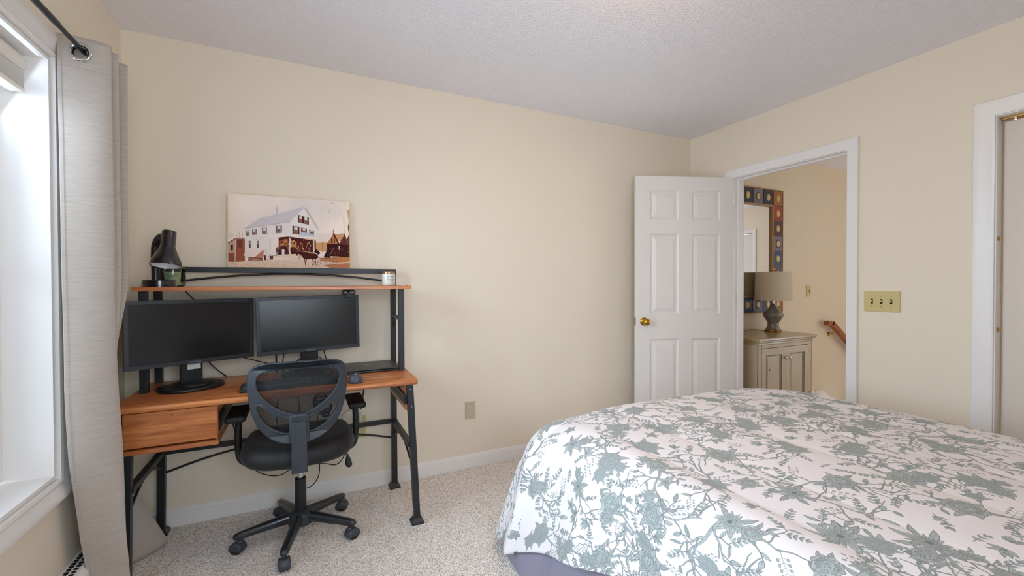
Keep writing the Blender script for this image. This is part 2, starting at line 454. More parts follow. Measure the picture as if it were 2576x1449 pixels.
# jamb linings with stop
def jamb(name, y0, y1, z1, x0, x1, stop=True):
    bm = bmesh.new(); t = .018
    bbox(bm, (x0, y0 - t, 0), (x1, y0, z1 + t)); bbox(bm, (x0, y1, 0), (x1, y1 + t, z1 + t)); bbox(bm, (x0, y0, z1), (x1, y1, z1 + t))
    if stop:
        a, b = x0 + .042, x0 + .075
        bbox(bm, (a, y0, 0), (b, y0 + .011, z1)); bbox(bm, (a, y1 - .011, 0), (b, y1, z1)); bbox(bm, (a, y0 + .011, z1 - .011), (b, y1 - .011, z1))
    return link(name, me_from(bm), M_TRIM, kind=ST)
jamb('trim_6', DY0, DY1, DZ, RX, RX + RT)
jamb('trim_7', CY0, CY1, CZ, RX, RX + RT, False)
jamb('trim_8', -.10, .70, 2.02, HX, HX + .1, False)

# ------------------------------------------------------------------ window 1 (left wall)
flx = lambda a, b, d: Vector((LX + d, a, b))
w1 = thing('window_1', None, None, (0, 0, 0), kind=ST)
sweep_frame('window_casing', [(WY0, WZ0), (WY0, WZ1), (WY1, WZ1), (WY1, WZ0)], WCAS, True, flx, M_TRIM, w1)
bm = bmesh.new(); t = .012; xo = LX - .15
bbox(bm, (xo, WY0, WZ0), (LX + .004, WY0 + t, WZ1)); bbox(bm, (xo, WY1 - t, WZ0), (LX + .004, WY1, WZ1))
bbox(bm, (xo, WY0 + t, WZ0), (LX + .004, WY1 - t, WZ0 + t)); bbox(bm, (xo, WY0 + t, WZ1 - t), (LX + .004, WY1 - t, WZ1))
link('window_jamb', me_from(bm), M_TRIM, w1)
mid = (WY0 + WY1) / 2
for k, (ya, yb) in enumerate(((WY0 + .012, mid - .01), (mid + .01, WY1 - .012))):
    fr = [(ya + .045, WZ0 + .065), (ya + .045, WZ1 - .05), (yb - .045, WZ1 - .05), (yb - .045, WZ0 + .065)]
    s = sweep_frame('window_sash', fr, [(0, 0), (0, .02), (.012, .03), (.045, .03), (.045, 0)], True, lambda a, b, d: Vector((LX - .15 + d, a, b)), M_TRIM, w1)
    box('window_pane', (LX - .142, ya + .04, WZ0 + .05), (LX - .138, yb - .04, WZ1 - .04), M_PANE, s)
    box('sash_rail', (LX - .147, ya + .03, 1.24), (LX - .118, yb - .03, 1.275), M_TRIM, w1, bev=.004)
box('window_mullion', (LX - .15, mid - .012, WZ0 + .012), (LX - .11, mid + .012, WZ1 - .012), M_TRIM, w1)
# assumed rear window, out of view, in front of the added fill lamp
w2 = thing('window_2', None, None, (0, 0, 0), kind=ST)
sweep_frame('window_casing', [(-.15, .9), (-.15, 2.0), (.85, 2.0), (.85, .9)], WCAS, True, lambda a, b, d: Vector((a, RY + d, b)), M_TRIM, w2)
box('window_pane', (-.15, RY - .07, .9), (.85, RY - .066, 2.0), M_PANE, w2)
box('sash_rail', (-.15, RY - .08, 1.43), (.85, RY - .055, 1.47), M_TRIM, w2)

# roller blind rolled up at the window head
bl = thing('window_blind', 'off-white window blind raised to the top of the bright left window', 'blind', (LX - .07, 1.03, 1.93))
M_BLIND = mat('blind_white', '#e4dcd2', .5); M_BLIND2 = mat('blind_grey', '#bdb9b0', .6)
o = (LX - .07, 1.03, 1.93)
bm = bmesh.new(); bbox(bm, (-.028, -.975, -.008), (.032, .975, .045), .022, 4)
link('headrail', me_from(bm), M_BLIND, bl, True)
box('slat_stack', (-.022, -.955, -.062), (.024, .965, -.008), M_BLIND2, bl, .003)
box('bottom_rail', (-.024, -.955, -.078), (.026, .965, -.063), M_BLIND, bl, .004)

# baseboard heater along left wall
ht = thing('baseboard_heater', 'white metal baseboard heater under the window behind the curtain hem', 'heater', (LX, 1.2, 0))
bm = bmesh.new()
prof = [(0.001, .02), (.055, .02), (.055, .06), (.062, .065), (.062, .165), (.050, .192), (.001, .200)]
for y in (-1.45, 1.15):
    for x, z in prof: bm.verts.new((x, y, z))
bm.verts.ensure_lookup_table(); k = len(prof)
bm.faces.new([bm.verts[i] for i in range(k)][::-1]); bm.faces.new([bm.verts[k + i] for i in range(k)])
for i in range(k): bm.faces.new([bm.verts[i], bm.verts[(i + 1) % k], bm.verts[k + (i + 1) % k], bm.verts[k + i]])
link('cover', me_from(bm), M_TRIM, ht)
bm = bmesh.new()
for i in range(0, 130):
    y = -1.42 + i * .0195
    for j in range(2):
        bbox(bm, (.012 + j * .018, y + j * .006, .190 + .0006), (.024 + j * .018, y + .010 + j * .006, .2012 - .0075 * j * 0.55))
link('louvre_slot', me_from(bm), M_DARKGAP, ht, kind='stuff')

# ------------------------------------------------------------------ six-panel bedroom door (open)
DW, DHt, DTk = 0.775, 2.012, 0.035
ang = math.atan2(2.557 - 2.283, 2.273 - 2.998)
door = thing('door_1', None, None, (2.998, 2.283, 0.014), ang, kind=ST)
# local: x along leaf from hinge, z up; the face towards the camera is local +y side after rotation
cols = [(0.11, 0.335), (0.44, 0.665)]
rows = [(0.165, 0.775), (0.965, 1.575), (1.685, 1.905)]
rc = lambda a: [(a[0], a[2]), (a[1], a[2]), (a[1], a[3]), (a[0], a[3])]
holes = [(c[0], c[1], r[0], r[1]) for c in cols for r in rows]
YZ = Matrix(((1, 0, 0, 0), (0, 0, 1, 0), (0, 1, 0, 0), (0, 0, 0, 1)))
plate('leaf', [rc((0, DW, 0, DHt))] + [rc(h) for h in holes], DTk, M_DOOR, door, 0.0015, T(0, 0, 0) @ YZ)
for h in holes:
    bm = bmesh.new()
    for sgn in (1, -1):
        rings = []
        for ins, dep in ((0, DTk / 2 - .001), (.012, DTk / 2 - .010), (.020, DTk / 2 - .010), (.045, DTk / 2 - .002), (.05, DTk / 2 - .002)):
            rings.append([bm.verts.new((x, sgn * dep, z)) for x, z in ((h[0] + ins, h[2] + ins), (h[1] - ins, h[2] + ins), (h[1] - ins, h[3] - ins), (h[0] + ins, h[3] - ins))])
        for a, b in zip(rings[:-1], rings[1:]):
            for i in range(4): bm.faces.new((a[i], a[(i + 1) % 4], b[(i + 1) % 4], b[i]))
        bm.faces.new(rings[-1])
    link('door_panel', me_from(bm), M_DOOR, door)
for sgn in (1, -1):
    kx, kz = DW - .062, 0.91
    rot = Matrix.Rotation(-sgn * PI / 2, 4, 'X')
    lathe('door_knob', [(.031, 0), (.031, .004), (.027, .008), (.012, .010), (.011, .028), (.018, .034), (.0265, .046), (.027, .056), (.020, .066), (.008, .070)],
          M_BRASS, door, 28, (kx, sgn * DTk / 2, kz), rot.to_3x3(), label='polished brass knob')
box('latch_plate', (DW - .0005, -.012, .88), (DW + .0015, .012, .94), M_BRASS, door, label='brass latch plate')
for hz in (.22, 1.02, 1.80):
    lathe('hinge', [(.006, 0), (.006, .09)], M_DOOR, door, 10, (-.004, .016, hz))

# closet sliding door
cd = thing('door_2', None, None, (RX + .07, 0, 0), kind=ST)
box('closet_panel', (-.012, .14, .02), (.018, CY1 - .008, CZ - .022), M_CLOSET, cd, .002)
box('closet_panel', (.03, CY0 + .01, .02), (.055, .20, CZ - .02), M_CLOSET, cd, .002)
box('door_track', (-.03, CY0, CZ - .012), (.075, CY1, CZ), M_ABRASS, cd)
for y in (.82, .70, .30):
    box('track_hanger', (-.006, y - .003, CZ - .024), (.006, y + .004, CZ - .01), M_CHROME, cd)
for z in (1.426, .987):
    lathe('bumper', [(.011, 0), (.011, .003), (.008, .005)], M_BRASS, cd, 16, (-.045, CY1, z), Matrix.Rotation(PI / 2, 3, 'X'))

d3 = thing('door_3', None, None, (HX + .05, .56, .01), kind=ST)
box('leaf', (-.018, -.14, 0), (.018, .14, 2.0), M_DOOR, d3, .002)
# ------------------------------------------------------------------ electrical plates
def wallplate(name, label, cat, loc, rz, w, h, m, toggles=0, duplex=0, screws=()):
    """local x across, z up, y outwards = -y"""
    t = thing(name, label, cat, loc, rz)
    plate('cover_plate', [rrect(w, h, .004)], .006, m, t, .002, T(0, -.003, 0) @ XZ)
    for i in range(toggles):
        x = (i - (toggles - 1) / 2) * .046 * (1 if w > .1 else .5)
        box('slot', (x - .0055, -.0066, -.013), (x + .0055, -.0058, .013), M_DARKGAP, t)
        tg = box('toggle', (x - .0042, -.017, -.004), (x + .0042, -.004, .006), m, t, .0015, mtx=None)
        for z in (-.03, .03): lathe('screw', [(.003, 0), (.003, .0012)], M_ABRASS, t, 10, (x, -.006, z), Matrix.Rotation(PI / 2, 3, 'X'))
    for z, x in screws: lathe('screw', [(.0035, 0), (.0035, .0014)], M_ABRASS, t, 10, (x, -.006, z), Matrix.Rotation(PI / 2, 3, 'X'))
    for i in range(duplex):
        z = (i - .5) * -.039
        plate('receptacle', [rrect(.034, .028, .010)], .003, m, t, .001, T(0, -.007, z) @ XZ)
        for x in (-.0065, .0065): box('slot', (x - .001, -.0092, z - .002), (x + .001, -.0084, z + .007), M_DARKGAP, t)
    return t
wallplate('wall_switch', 'ivory triple light switch plate on the wall right of the open doorway', 'light switch', (RX, 1.315, 1.107), PI / 2 * 3, .172, .118, M_IVORY, toggles=3)
wallplate('blank_plate', 'blank beige cover plate low on the back wall right of the desk', 'wall plate', (.988, D, .378), 0, .072, .114, M_GREYPL, screws=((.042, 0), (-.042, 0)))
wallplate('power_outlet', 'ivory power outlet on the wall under the desk behind the chair arm', 'outlet', (.291, D, .373), 0, .074, .128, M_IVORY, duplex=2)
wallplate('landing_switch', 'small ivory two-toggle switch plate on the landing wall beyond the doorway', 'light switch', (4.688, D, 1.127), 0, .074, .120, M_IVORY, toggles=2)

# ------------------------------------------------------------------ ceiling lamp (just above the frame)
cl = thing('ceiling_lamp', 'flush round glass lamp on the bedroom ceiling centre', 'ceiling lamp', (1.17, 1.17, H))
lathe('ceiling_pan', [(.16, -.018), (.165, -.001)], M_BRASS, cl, 40)
lathe('glass_dome', [(.004, -.088), (.05, -.084), (.10, -.066), (.135, -.042), (.15, -.018)], mat('lit_glass', '#fff2dc', .4, emit=('#ffc27a', 24)), cl, 40)
hl = thing('landing_ceiling_lamp', 'flush glass lamp on the landing ceiling out of the picture', 'ceiling lamp', (4.6, .2, H))
lathe('glass_dome', [(.004, -.088), (.05, -.084), (.10, -.066), (.135, -.042), (.15, -.002)], mat('lit_glass_warm', '#fff2dc', .4, emit=('#ffd6a2', 7)), hl, 32)

# ================================================================== DESK
dk = thing('computer_desk', 'cherry wood and black metal computer desk with hutch shelf and a drawer', 'desk', (-.08, 2.4, 0))
OF = (-.08, 2.4, 0)
def dbox(name, lo, hi, m=M_BLACK, bev=.0015, parent=dk, **k): return box(name, lo, hi, m, parent, bev, OF, **k)
# desktop with bullnose front
bm = bmesh.new(); yb = 2.652; prof = [(yb, .712), (yb, .740), (2.165, .740), (2.156, .737), (2.151, .731), (2.150, .724), (2.153, .716), (2.160, .712)]
A = [bm.verts.new((-.672, y, z)) for y, z in prof]; B = [bm.verts.new((.512, y, z)) for y, z in prof]
for j in range(len(prof)): k = (j + 1) % len(prof); bm.faces.new((A[j], A[k], B[k], B[j]))
bm.faces.new(A); bm.faces.new(B[::-1])
shade(link('desktop', me_from(bm, off=OF), M_WOOD, dk), 40)
# legs
def leg(x0, y0, x1, y1, zt=.712):
    bm = bmesh.new(); s = .0155
    btube(bm, [(x0, y0, .018), (x1, y1, zt)], s, sq=True, up=(0, 1, 0))
    l = link('leg', me_from(bm, off=OF), M_BLACK, dk)
    bm = bmesh.new()
    vs = [[bm.verts.new((x0 + sx * w, y0 + sy * w, z)) for sx, sy in ((-1, -1), (1, -1), (1, 1), (-1, 1))] for w, z in ((.031, .0), (.031, .011), (.0175, .032))]
    for a, b in zip(vs[:-1], vs[1:]):
        for i in range(4): bm.faces.new((a[i], a[(i + 1) % 4], b[(i + 1) % 4], b[i]))
    bm.faces.new(vs[0][::-1]); bm.faces.new(vs[-1])
    link('foot', me_from(bm, off=OF), M_BLACK, l)
leg(.512, 2.185, .478, 2.185); leg(.482, 2.625, .478, 2.625); leg(-.632, 2.625, -.622, 2.625); leg(-.640, 2.185, -.630, 2.185, .544)
for x, z in ((.480, .688), (.484, .60)):
    lathe('screw', [(.004, 0), (.004, .002)], M_CHROME, dk, 10, Vector((x, 2.168, z)) - Vector(OF), Matrix.Rotation(PI / 2, 3, 'X'))
# side stretchers (sloped arms between front and back legs) with arched braces
for x in (.482, -.625):
    dbox('side_stretcher', (x - .013, 2.19, .388), (x + .013, 2.62, .414))
    pts = [(x, 2.60, .33)] + [(x, 2.60 - .40 * t, .33 + .055 * math.sin(PI * t)) for t in (.15, .3, .45, .6, .75, .9)] + [(x, 2.20, .33)]
    tube('arched_brace', spline(pts, 4), .006, M_BLACK, dk, 8, off=OF)
dbox('back_rail', (-.62, 2.615, .388), (.475, 2.632, .414))
pts = [(-.61, 2.624, .300)] + [(-.61 + 1.08 * t, 2.624, .300 + .086 * math.sin(PI * t) ** .9) for t in (.1, .2, .3, .4, .5, .6, .7, .8, .9)] + [(.47, 2.624, .300)]
tube('arched_brace', spline(pts, 4), .0055, M_BLACK, dk, 8, off=OF)
# right side wooden rails with black channel
dbox('side_panel', (.462, 2.20, .650), (.474, 2.61, .712), M_WOOD)
dbox('side_panel', (.462, 2.20, .575), (.474, 2.61, .617), M_WOOD)
dbox('side_channel', (.455, 2.20, .606), (.469, 2.61, .655), M_BLACK)
tube('channel_edge', [(.455, 2.20, .650), (.455, 2.61, .650)], .0015, M_CHROME, dk, 6, off=OF)
# drawer unit under the left side
dbox('drawer_case_side', (-.341, 2.185, .560), (-.330, 2.60, .708), M_WOOD)
dbox('drawer_case_slot', (-.3305, 2.20, .590), (-.3275, 2.56, .668), M_BLACK)
dbox('drawer_case_side', (-.604, 2.20, .560), (-.594, 2.60, .712), M_WOOD)
dbox('drawer_case_side', (-.656, 2.205, .560), (-.648, 2.60, .712), M_BLACK)
dbox('drawer_case_bottom', (-.648, 2.168, .543), (-.325, 2.60, .562), M_WOOD, .006)
dr = dbox('drawer', (-.642, 2.176, .569), (-.332, 2.194, .706), M_WOOD, .0025)
lathe('drawer_hole', [(.0028, 0), (.0028, .0006)], M_DARKGAP, dr, 12, Vector((-.485, 2.176, .688)) - Vector(OF), Matrix.Rotation(PI / 2, 3, 'X'))
# hutch
for x in (-.632, .483):
    dbox('hutch_post', (x - .015, 2.395, .740), (x + .015, 2.422, 1.187))
    dbox('hutch_post', (x - .017, 2.618, .740), (x + .013, 2.642, 1.187))
    dbox('post_brace', (x - .009, 2.42, 1.018), (x + .009, 2.62, 1.034))
    pts = [(x, 2.424, .965), (x, 2.45, 1.003), (x, 2.52, 1.017), (x, 2.59, 1.003), (x, 2.616, .965)]
    tube('arched_brace', spline(pts, 5), .005, M_BLACK, dk, 8, off=OF)
bm = bmesh.new(); bbox(bm, (-.662, 2.365, 1.187), (.532, 2.655, 1.206), .003)
link('hutch_shelf', me_from(bm, off=OF), M_WOOD, dk)
for x in (-.602, .491):
    dbox('rail_post', (x - .008, 2.624, 1.206), (x + .008, 2.642, 1.276))
dbox('hutch_rail', (-.610, 2.624, 1.276), (.499, 2.642, 1.303))
pts = [(-.60 + 1.09 * t, 2.633, 1.222 + .050 * math.sin(PI * t) ** .85) for t in [i / 12 for i in range(13)]]
tube('arched_brace', spline(pts, 4), .0055, M_BLACK, dk, 8, off=OF)
for x in (-.60, .515):
    for y in (2.41, 2.63): lathe('screw', [(.006, 0), (.005, .003)], M_BLACK, dk, 12, Vector((x, y, 1.206)) - Vector(OF))

# ================================================================== MONITORS
def monitor(label, cx, cy, cz, rz, roll, basec, neckz, sticker):
    """panel origin: centre of the screen front; local x right, z up, -y towards viewer"""
    t = thing('monitor', label, 'monitor', (basec[0], basec[1], .740), rz)
    inv = Matrix.Rotation(-rz, 4, 'Z') @ Matrix.Translation(-Vector((basec[0], basec[1], .740)))
    pc = inv @ Vector((cx, cy, cz)); R = T(*pc) @ Matrix.Rotation(roll, 4, 'Y')
    w, h, bz = .500, .296, .0165
    o1 = [(-w / 2, -h / 2), (w / 2, -h / 2), (w / 2, h / 2), (-w / 2, h / 2)]
    i1 = [(-w / 2 + bz, -h / 2 + bz * 1.15), (w / 2 - bz, -h / 2 + bz * 1.15), (w / 2 - bz, h / 2 - bz), (-w / 2 + bz, h / 2 - bz)]
    bezel = plate('bezel', [o1, i1], .018, M_BEZEL, t, .0015, R @ T(0, .009, 0) @ XZ)
    me = bpy.data.meshes.new('s'); b = bmesh.new(); bbox(b, (-w / 2 + bz - .002, .004, -h / 2 + bz), (w / 2 - bz + .002, .010, h / 2 - bz + .002), mtx=R); b.to_mesh(me); b.free()
    link('screen', me, M_SCREEN, t)
    b = bmesh.new(); bbox(b, (-w / 2 + .006, .014, -h / 2 + .006), (w / 2 - .006, .032, h / 2 - .006), .004, mtx=R); bbox(b, (-.13, .03, -.09), (.13, .052, .09), .01, mtx=R)
    link('rear_housing', me_from(b), M_PLASTIC2, t)
    text('brand_lettering', 'ViewSonic', .0115, mat('grey_lettering', '#7d868e', .5), bezel, R @ T(0, -.0004, -h / 2 + bz * .52) @ XZ)
    ny = pc.y + .052
    box('stand_neck', (pc.x - .043, ny - .004, .012), (pc.x + .043, ny + .022, pc.z + .02), M_PLASTIC2, t, .004)
    # D-shaped foot
    pts = []
    for i in range(40):
        a = 2 * PI * i / 40; x = math.cos(a); y = math.sin(a)
        pts.append((pc.x - .014 + .128 * (abs(x) ** .8) * (1 if x > 0 else -1), ny * .0 + .118 * (abs(y) ** .85) * (1 if y > 0 else -1) * (1.0 if y < 0 else .8)))
    plate('stand_base', [pts], .014, M_PLASTIC2, t, .005, T(0, 0, .0075))
    lathe('swivel', [(.085, .014), (.082, .019), (.06, .021)], M_PLASTIC2, t, 36, (pc.x, ny - .02, 0))
    if sticker:
        s = box('sticker', (pc.x - .022 + .004, ny - .0052, pc.z - h / 2 - .032), (pc.x + .034, ny - .004, pc.z - h / 2 + .004), M_PAPER, t, label='white paper sticker with small grey dots')
        b = bmesh.new()
        for x, z in ((.008, -.029), (.027, -.024)):
            blathe(b, [(.0014, 0), (.0014, .0004)], 10, (pc.x + x, ny - .0052, pc.z - h / 2 + z), Matrix.Rotation(PI / 2, 3, 'X'))
        link('printed_dot', me_from(b), M_INK, s)
    return t
monitor('left black monitor on the desk beside the curtain, angled towards the chair', -.454, 2.440, .998, math.atan2(.213, .444), 0.0, (-.470, 2.445), 0, True)
monitor('right black monitor on the desk, behind the chair back with a webcam on top', .033, 2.548, 1.004, math.atan2(.054, .503), math.radians(-1.15), (.033, 2.520), 0, False)

# webcam
wc = thing('webcam', 'small dark blue-grey webcam clipped on top of the right monitor', 'webcam', (.225, 2.560, 1.153), math.radians(6))
plate('body', [rrect(.070, .030, .013, 6)], .022, mat('webcam_body', '#27303c', .3, coat=.3), wc, .006, T(0, -.006, .017) @ XZ)
lathe('lens_ring', [(.0115, 0), (.0115, .002), (.008, .003)], M_GLOSSB, wc, 24, (-.010, -.017, .017), Matrix.Rotation(PI / 2, 3, 'X'))
lathe('lens', [(.005, 0), (.0035, .002)], M_GLOSSB, wc, 16, (-.010, -.020, .017), Matrix.Rotation(PI / 2, 3, 'X'))
plate('emblem', [rrect(.012, .004, .0015)], .0006, mat('pale_print', '#98a3b2', .5), wc, 0, T(.019, -.0174, .018) @ XZ)
box('clip', (-.022, -.012, -.012), (.022, -.004, .004), M_PLASTIC2, wc, .002)
box('clip', (-.022, .034, -.03), (.022, .041, .006), M_PLASTIC2, wc, .002)
box('clip_bridge', (-.02, -.010, .001), (.02, .04, .007), M_PLASTIC2, wc, .002)

# ================================================================== DESK LAMP
SZ = 1.206
lp = thing('desk_lamp', 'glossy black gooseneck desk lamp at the left end of the hutch shelf', 'lamp', (-.585, 2.445, SZ))
lathe('base', [(.078, 0), (.078, .004), (.074, .006), (.074, .028), (.071, .031), (.02, .031)], M_GLOSSB, lp, 48)
pts = spline([(-.020, .022, .026), (-.022, .024, .10), (-.023, .026, .155), (-.016, .020, .195), (.006, -.002, .220), (.030, -.024, .222)], 6)
tube('gooseneck', pts, .0185, M_PLASTIC2, lp, 16)
tl = Matrix.Rotation(math.radians(4), 3, 'Y') @ Matrix.Rotation(math.radians(-10), 3, 'X')
lathe('lamp_shade', [(.026, .012), (.031, .010), (.0325, .004), (.0335, -.062), (.0455, -.086), (.0560, -.106), (.0640, -.120), (.0690, -.132), (.0715, -.146), (.070, -.149), (.0685, -.132), (.054, -.104), (.036, -.068), (.030, -.062)],
      M_GLOSSB, lp, 48, (.056, -.040, .238), tl, capb=True, capt=True, ang=28)
lathe('shade_lining', [(.066, -.147), (.0645, -.130), (.050, -.100), (.033, -.070), (.01, -.064)], M_WHITEIN, lp, 40, (.056, -.040, .238), tl, capb=False, capt=True)
lathe('switch', [(.0035, 0), (.0030, .004)], M_BRASS, lp, 12, (.082, -.106, .121), Matrix.Rotation(math.radians(75), 3, 'X'))

lp.scale = (.82, .82, 1.0)
# candles
cg = thing('candle', 'green glass jar candle behind the desk lamp on the hutch shelf', 'candle', (-.563, 2.569, SZ))
lathe('jar', [(.040, .0), (.047, .006), (.0505, .018), (.0505, .088), (.048, .090), (.048, .018), (.04, .008)], M_JAR, cg, 40, capt=False)
lathe('wax', [(.046, .005), (.0475, .016), (.0475, .060), (.0475, .0705), (.01, .0705)], mat('pale_green_wax', '#c6cfbf', .5, var=(25, .25)), cg, 40)
lathe('rim', [(.0505, .084), (.0512, .091), (.048, .091)], mat('amber_rim', '#8a6334', .25), cg, 40, capb=False, capt=False)
def curved_text(name, s, size, m, parent, radius, z, phi):
    o = text(name, s, size, m, parent, Matrix.Identity(4))
    for v in o.data.vertices:
        a = phi + v.co.x / radius; rr = radius + .0004 + v.co.z * .3
        v.co = Vector((math.sin(a) * rr, -math.cos(a) * rr, z + v.co.y))
    return o
for s, z, sz in (('Lemon grass', .056, .0095), ('& sage', .047, .0085), ('SOY CANDLE', .033, .004), ('net wt 9 oz', .028, .0035)):
    curved_text('label_lettering', s, sz, M_INK, cg, .0508, z, .12)
cw = thing('candle', 'white jar candle with a copper lid at the right end of the hutch shelf', 'candle', (.428, 2.47, SZ))
lathe('jar', [(.030, 0), (.0345, .004), (.0360, .010), (.0360, .058), (.0345, .064), (.033, .067)], mat('milk_glass', '#d4d8cf', .25, coat=.3), cw, 40)
lathe('lid', [(.0325, .066), (.0335, .068), (.0335, .077), (.032, .079)], M_COPPER, cw, 40)
for s, z, sz in (('LIGHT THIS WHEN', .050, .0052), ('MY MOOD IS ON', .042, .0052), ('YOUR LAST NERVE', .034, .0052), ('SOY WAX CANDLE', .0265, .0038)):
    curved_text('label_lettering', s, sz, M_INK, cw, .0362, z, .25)

# ================================================================== LAPTOP, MOUSE, KEYBOARD
la = thing('laptop', 'closed black laptop lying on the right end of the desk under the hutch', 'laptop', (.320, 2.522, .740))
plate('base', [rrect(.306, .228, .008)], .010, M_PLASTIC2, la, .002, T(0, 0, .007))
lidm = mat('laptop_lid', '#3a3a38', .38)
plate('lid', [rrect(.306, .228, .008)], .009, lidm, la, .003, T(0, 0, .0185))
plate('emblem', [[(.021 * math.cos(2 * PI * i / 28), .021 * math.sin(2 * PI * i / 28)) for i in range(28)],
                 [(.0165 * math.cos(2 * PI * i / 28), .0165 * math.sin(2 * PI * i / 28)) for i in range(28)]], .0006, mat('grey_emblem', '#8c8c88', .35), la, 0, T(0, .012, .0232))
box('emblem', (-.006, -.006 + .012, .0229), (-.002, .008 + .012, .0235), MATS['grey_emblem'], la)
box('emblem', (.002, -.008 + .012, .0229), (.006, .006 + .012, .0235), MATS['grey_emblem'], la)
for x in (-.12, .12): box('rubber_foot', (x - .02, -.09, 0), (x + .02, -.08, .0025), M_CABLE, la)

def loft(name, rings, m, parent, ang=60, cap=True):
    bm = bmesh.new(); R = [[bm.verts.new(p) for p in r] for r in rings]; k = len(R[0])
    for a, b in zip(R[:-1], R[1:]):
        for i in range(k): bm.faces.new((a[i], a[(i + 1) % k], b[(i + 1) % k], b[i]))
    if cap: bm.faces.new(R[0][::-1]); bm.faces.new(R[-1])
    return shade(link(name, me_from(bm), m, parent), ang)
ms = thing('computer_mouse', 'dark grey computer mouse with a white triangle mark beside the laptop', 'mouse', (.226, 2.235, .740), math.radians(-4))
def mring(s, z, ty=0):
    o = []
    for i in range(28):
        a = 2 * PI * i / 28; x = math.cos(a); y = math.sin(a)
        w = .035 * (1 - .14 * math.exp(-((y - .1) / .35) ** 2))
        o.append((w * s * math.copysign(abs(x) ** .75, x), .058 * s * math.copysign(abs(y) ** .85, y) + ty, z + (.004 * (1 - y) if z > .02 else 0)))
    return o
loft('body', [mring(.97, .001), mring(1.0, .004), mring(.97, .014), mring(.90, .024), mring(.72, .031), mring(.42, .0345), mring(.12, .036)], mat('mouse_shell', '#454b55', .45), ms)
loft('base_rim', [mring(1.02, .0), mring(1.03, .003), mring(1.0, .005)], M_PLASTIC2, ms)
plate('mark', [[(-.0055, .004), (.0055, .004), (0, -.0065)], [(-.0022, .002), (.0022, .002), (0, -.0022)]], .0008, M_PAPER, ms, 0, T(0, -.033, .0422) @ Matrix.Rotation(math.radians(11), 4, 'X'))
box('scroll_wheel', (-.0035, .028, .024), (.0035, .042, .040), M_CABLE, ms, .002)

kb = thing('keyboard', 'full-size dark grey keyboard on the desk behind the chair back', 'keyboard', (-.040, 2.285, .740), math.radians(2))
KW = .438
bm = bmesh.new(); bbox(bm, (-KW / 2, -.066, .0), (KW / 2, .066, .016), .003)
link('case', me_from(bm), mat('keyboard_case', '#23272d', .45), kb)
bm = bmesh.new()
v0 = [(-.0075, -.0075, 0), (.0075, -.0075, 0), (.0075, .0075, 0), (-.0075, .0075, 0)]; v1 = [(-.0062, -.0058, .0075), (.0062, -.0058, .0075), (.0062, .0068, .0075), (-.0062, .0068, .0075)]
A = [bm.verts.new(p) for p in v0]; B = [bm.verts.new(p) for p in v1]
for i in range(4): bm.faces.new((A[i], A[(i + 1) % 4], B[(i + 1) % 4], B[i]))
bm.faces.new(B)
keyme = me_from(bm); keyme.materials.append(mat('keycap', '#3b434e', .5))
def put_key(x, y, w=1.0):
    o = bpy.data.objects.new('key', keyme); COL.objects.link(o); o.parent = kb; o.location = (x, y, .0155); o.scale = (w, 1, 1)
xL = -KW / 2 + .012
for r, y in enumerate((.050, .026, .007, -.012, -.031, -.050)):
    widths = [[1] * 13, [1] * 13 + [2], [1.5] + [1] * 12 + [1.5], [1.75] + [1] * 11 + [2.25], [2.25] + [1] * 10 + [2.75], [1.25] * 3 + [6.25] + [1.25] * 4][r]
    x = xL
    tot = sum(widths); u = .281 / 15
    if r == 0: u = .281 / 13.0
    for w in widths:
        put_key(x + w * u / 2, y, (w * u - .002) / .0155); x += w * u
    for i in range(3):
        if r in (0, 1, 2) or (r == 5) or (r == 4 and i == 1): put_key(xL + .290 + .0187 * (i + .5), y)
    for i in range(4):
        if r > 0: put_key(xL + .352 + .0168 * (i + .5), y, .95)

# ================================================================== PICTURE ON RAIL (print painted by code below)
# ================================================================== OFFICE CHAIR
ch = thing('office_chair', 'black mesh-back office chair on castors pulled up to the desk', 'office chair', (-.020, 2.315, 0), 0)
def sup(a, b, n, ang_): c = math.cos(ang_); s = math.sin(ang_); return (a * math.copysign(abs(c) ** (2 / n), c), b * math.copysign(abs(s) ** (2 / n), s))
rings = []
for s, z in ((.55, .405), (.80, .408), (.93, .418), (.985, .434), (1.0, .452), (.99, .470), (.955, .486), (.89, .498), (.75, .505), (.5, .507), (.2, .506)):
    ring = []
    for i in range(64):
        x, y = sup(.243 * s, .232 * s, 2.7, 2 * PI * i / 64)
        dz = -.010 * (x / .24) ** 2 * 0 + .012 * (abs(x) / .24) ** 2.2 * (1 if z > .49 else 0) - .02 * max(0, (y - .12) / .11) ** 2 * (1 if z > .43 else .6)
        ring.append((x, y - .005, z + dz))
    rings.append(ring)
loft('seat', rings, M_SEAT, ch, 70)
box('seat_plate', (-.09, -.10, .388), (.09, .12, .412), M_PLASTIC2, ch, .008)
# backrest frame, local plane then tilt
def backmap(x, z, d=0.0):
    zz = z - .54; curve = .055 * (x / .19) ** 2
    return Vector((x, -.248 - .13 * zz + curve + d, z))
half = [(.0, .890), (.06, .890), (.118, .887), (.150, .880), (.174, .866), (.187, .842), (.191, .80), (.189, .755), (.181, .695), (.166, .645), (.145, .605), (.115, .573), (.080, .552), (.04, .540), (0, .538)]
outer = half + [(-x, z) for x, z in half[::-1][1:-1]]
hi_ = [(0, .865), (.06, .864), (.112, .860), (.143, .850), (.160, .828), (.163, .800), (.156, .772), (.138, .742), (.110, .712), (.075, .687), (.035, .669), (0, .664)]
inner = hi_ + [(-x, z) for x, z in hi_[::-1][1:-1]]
lowr = [(.158, .712), (.160, .695), (.152, .665), (.135, .636), (.110, .612), (.078, .593), (.036, .583), (.036, .644), (.085, .664), (.125, .690), (.148, .710)]
lowl = [(-x, z) for x, z in lowr[::-1]]
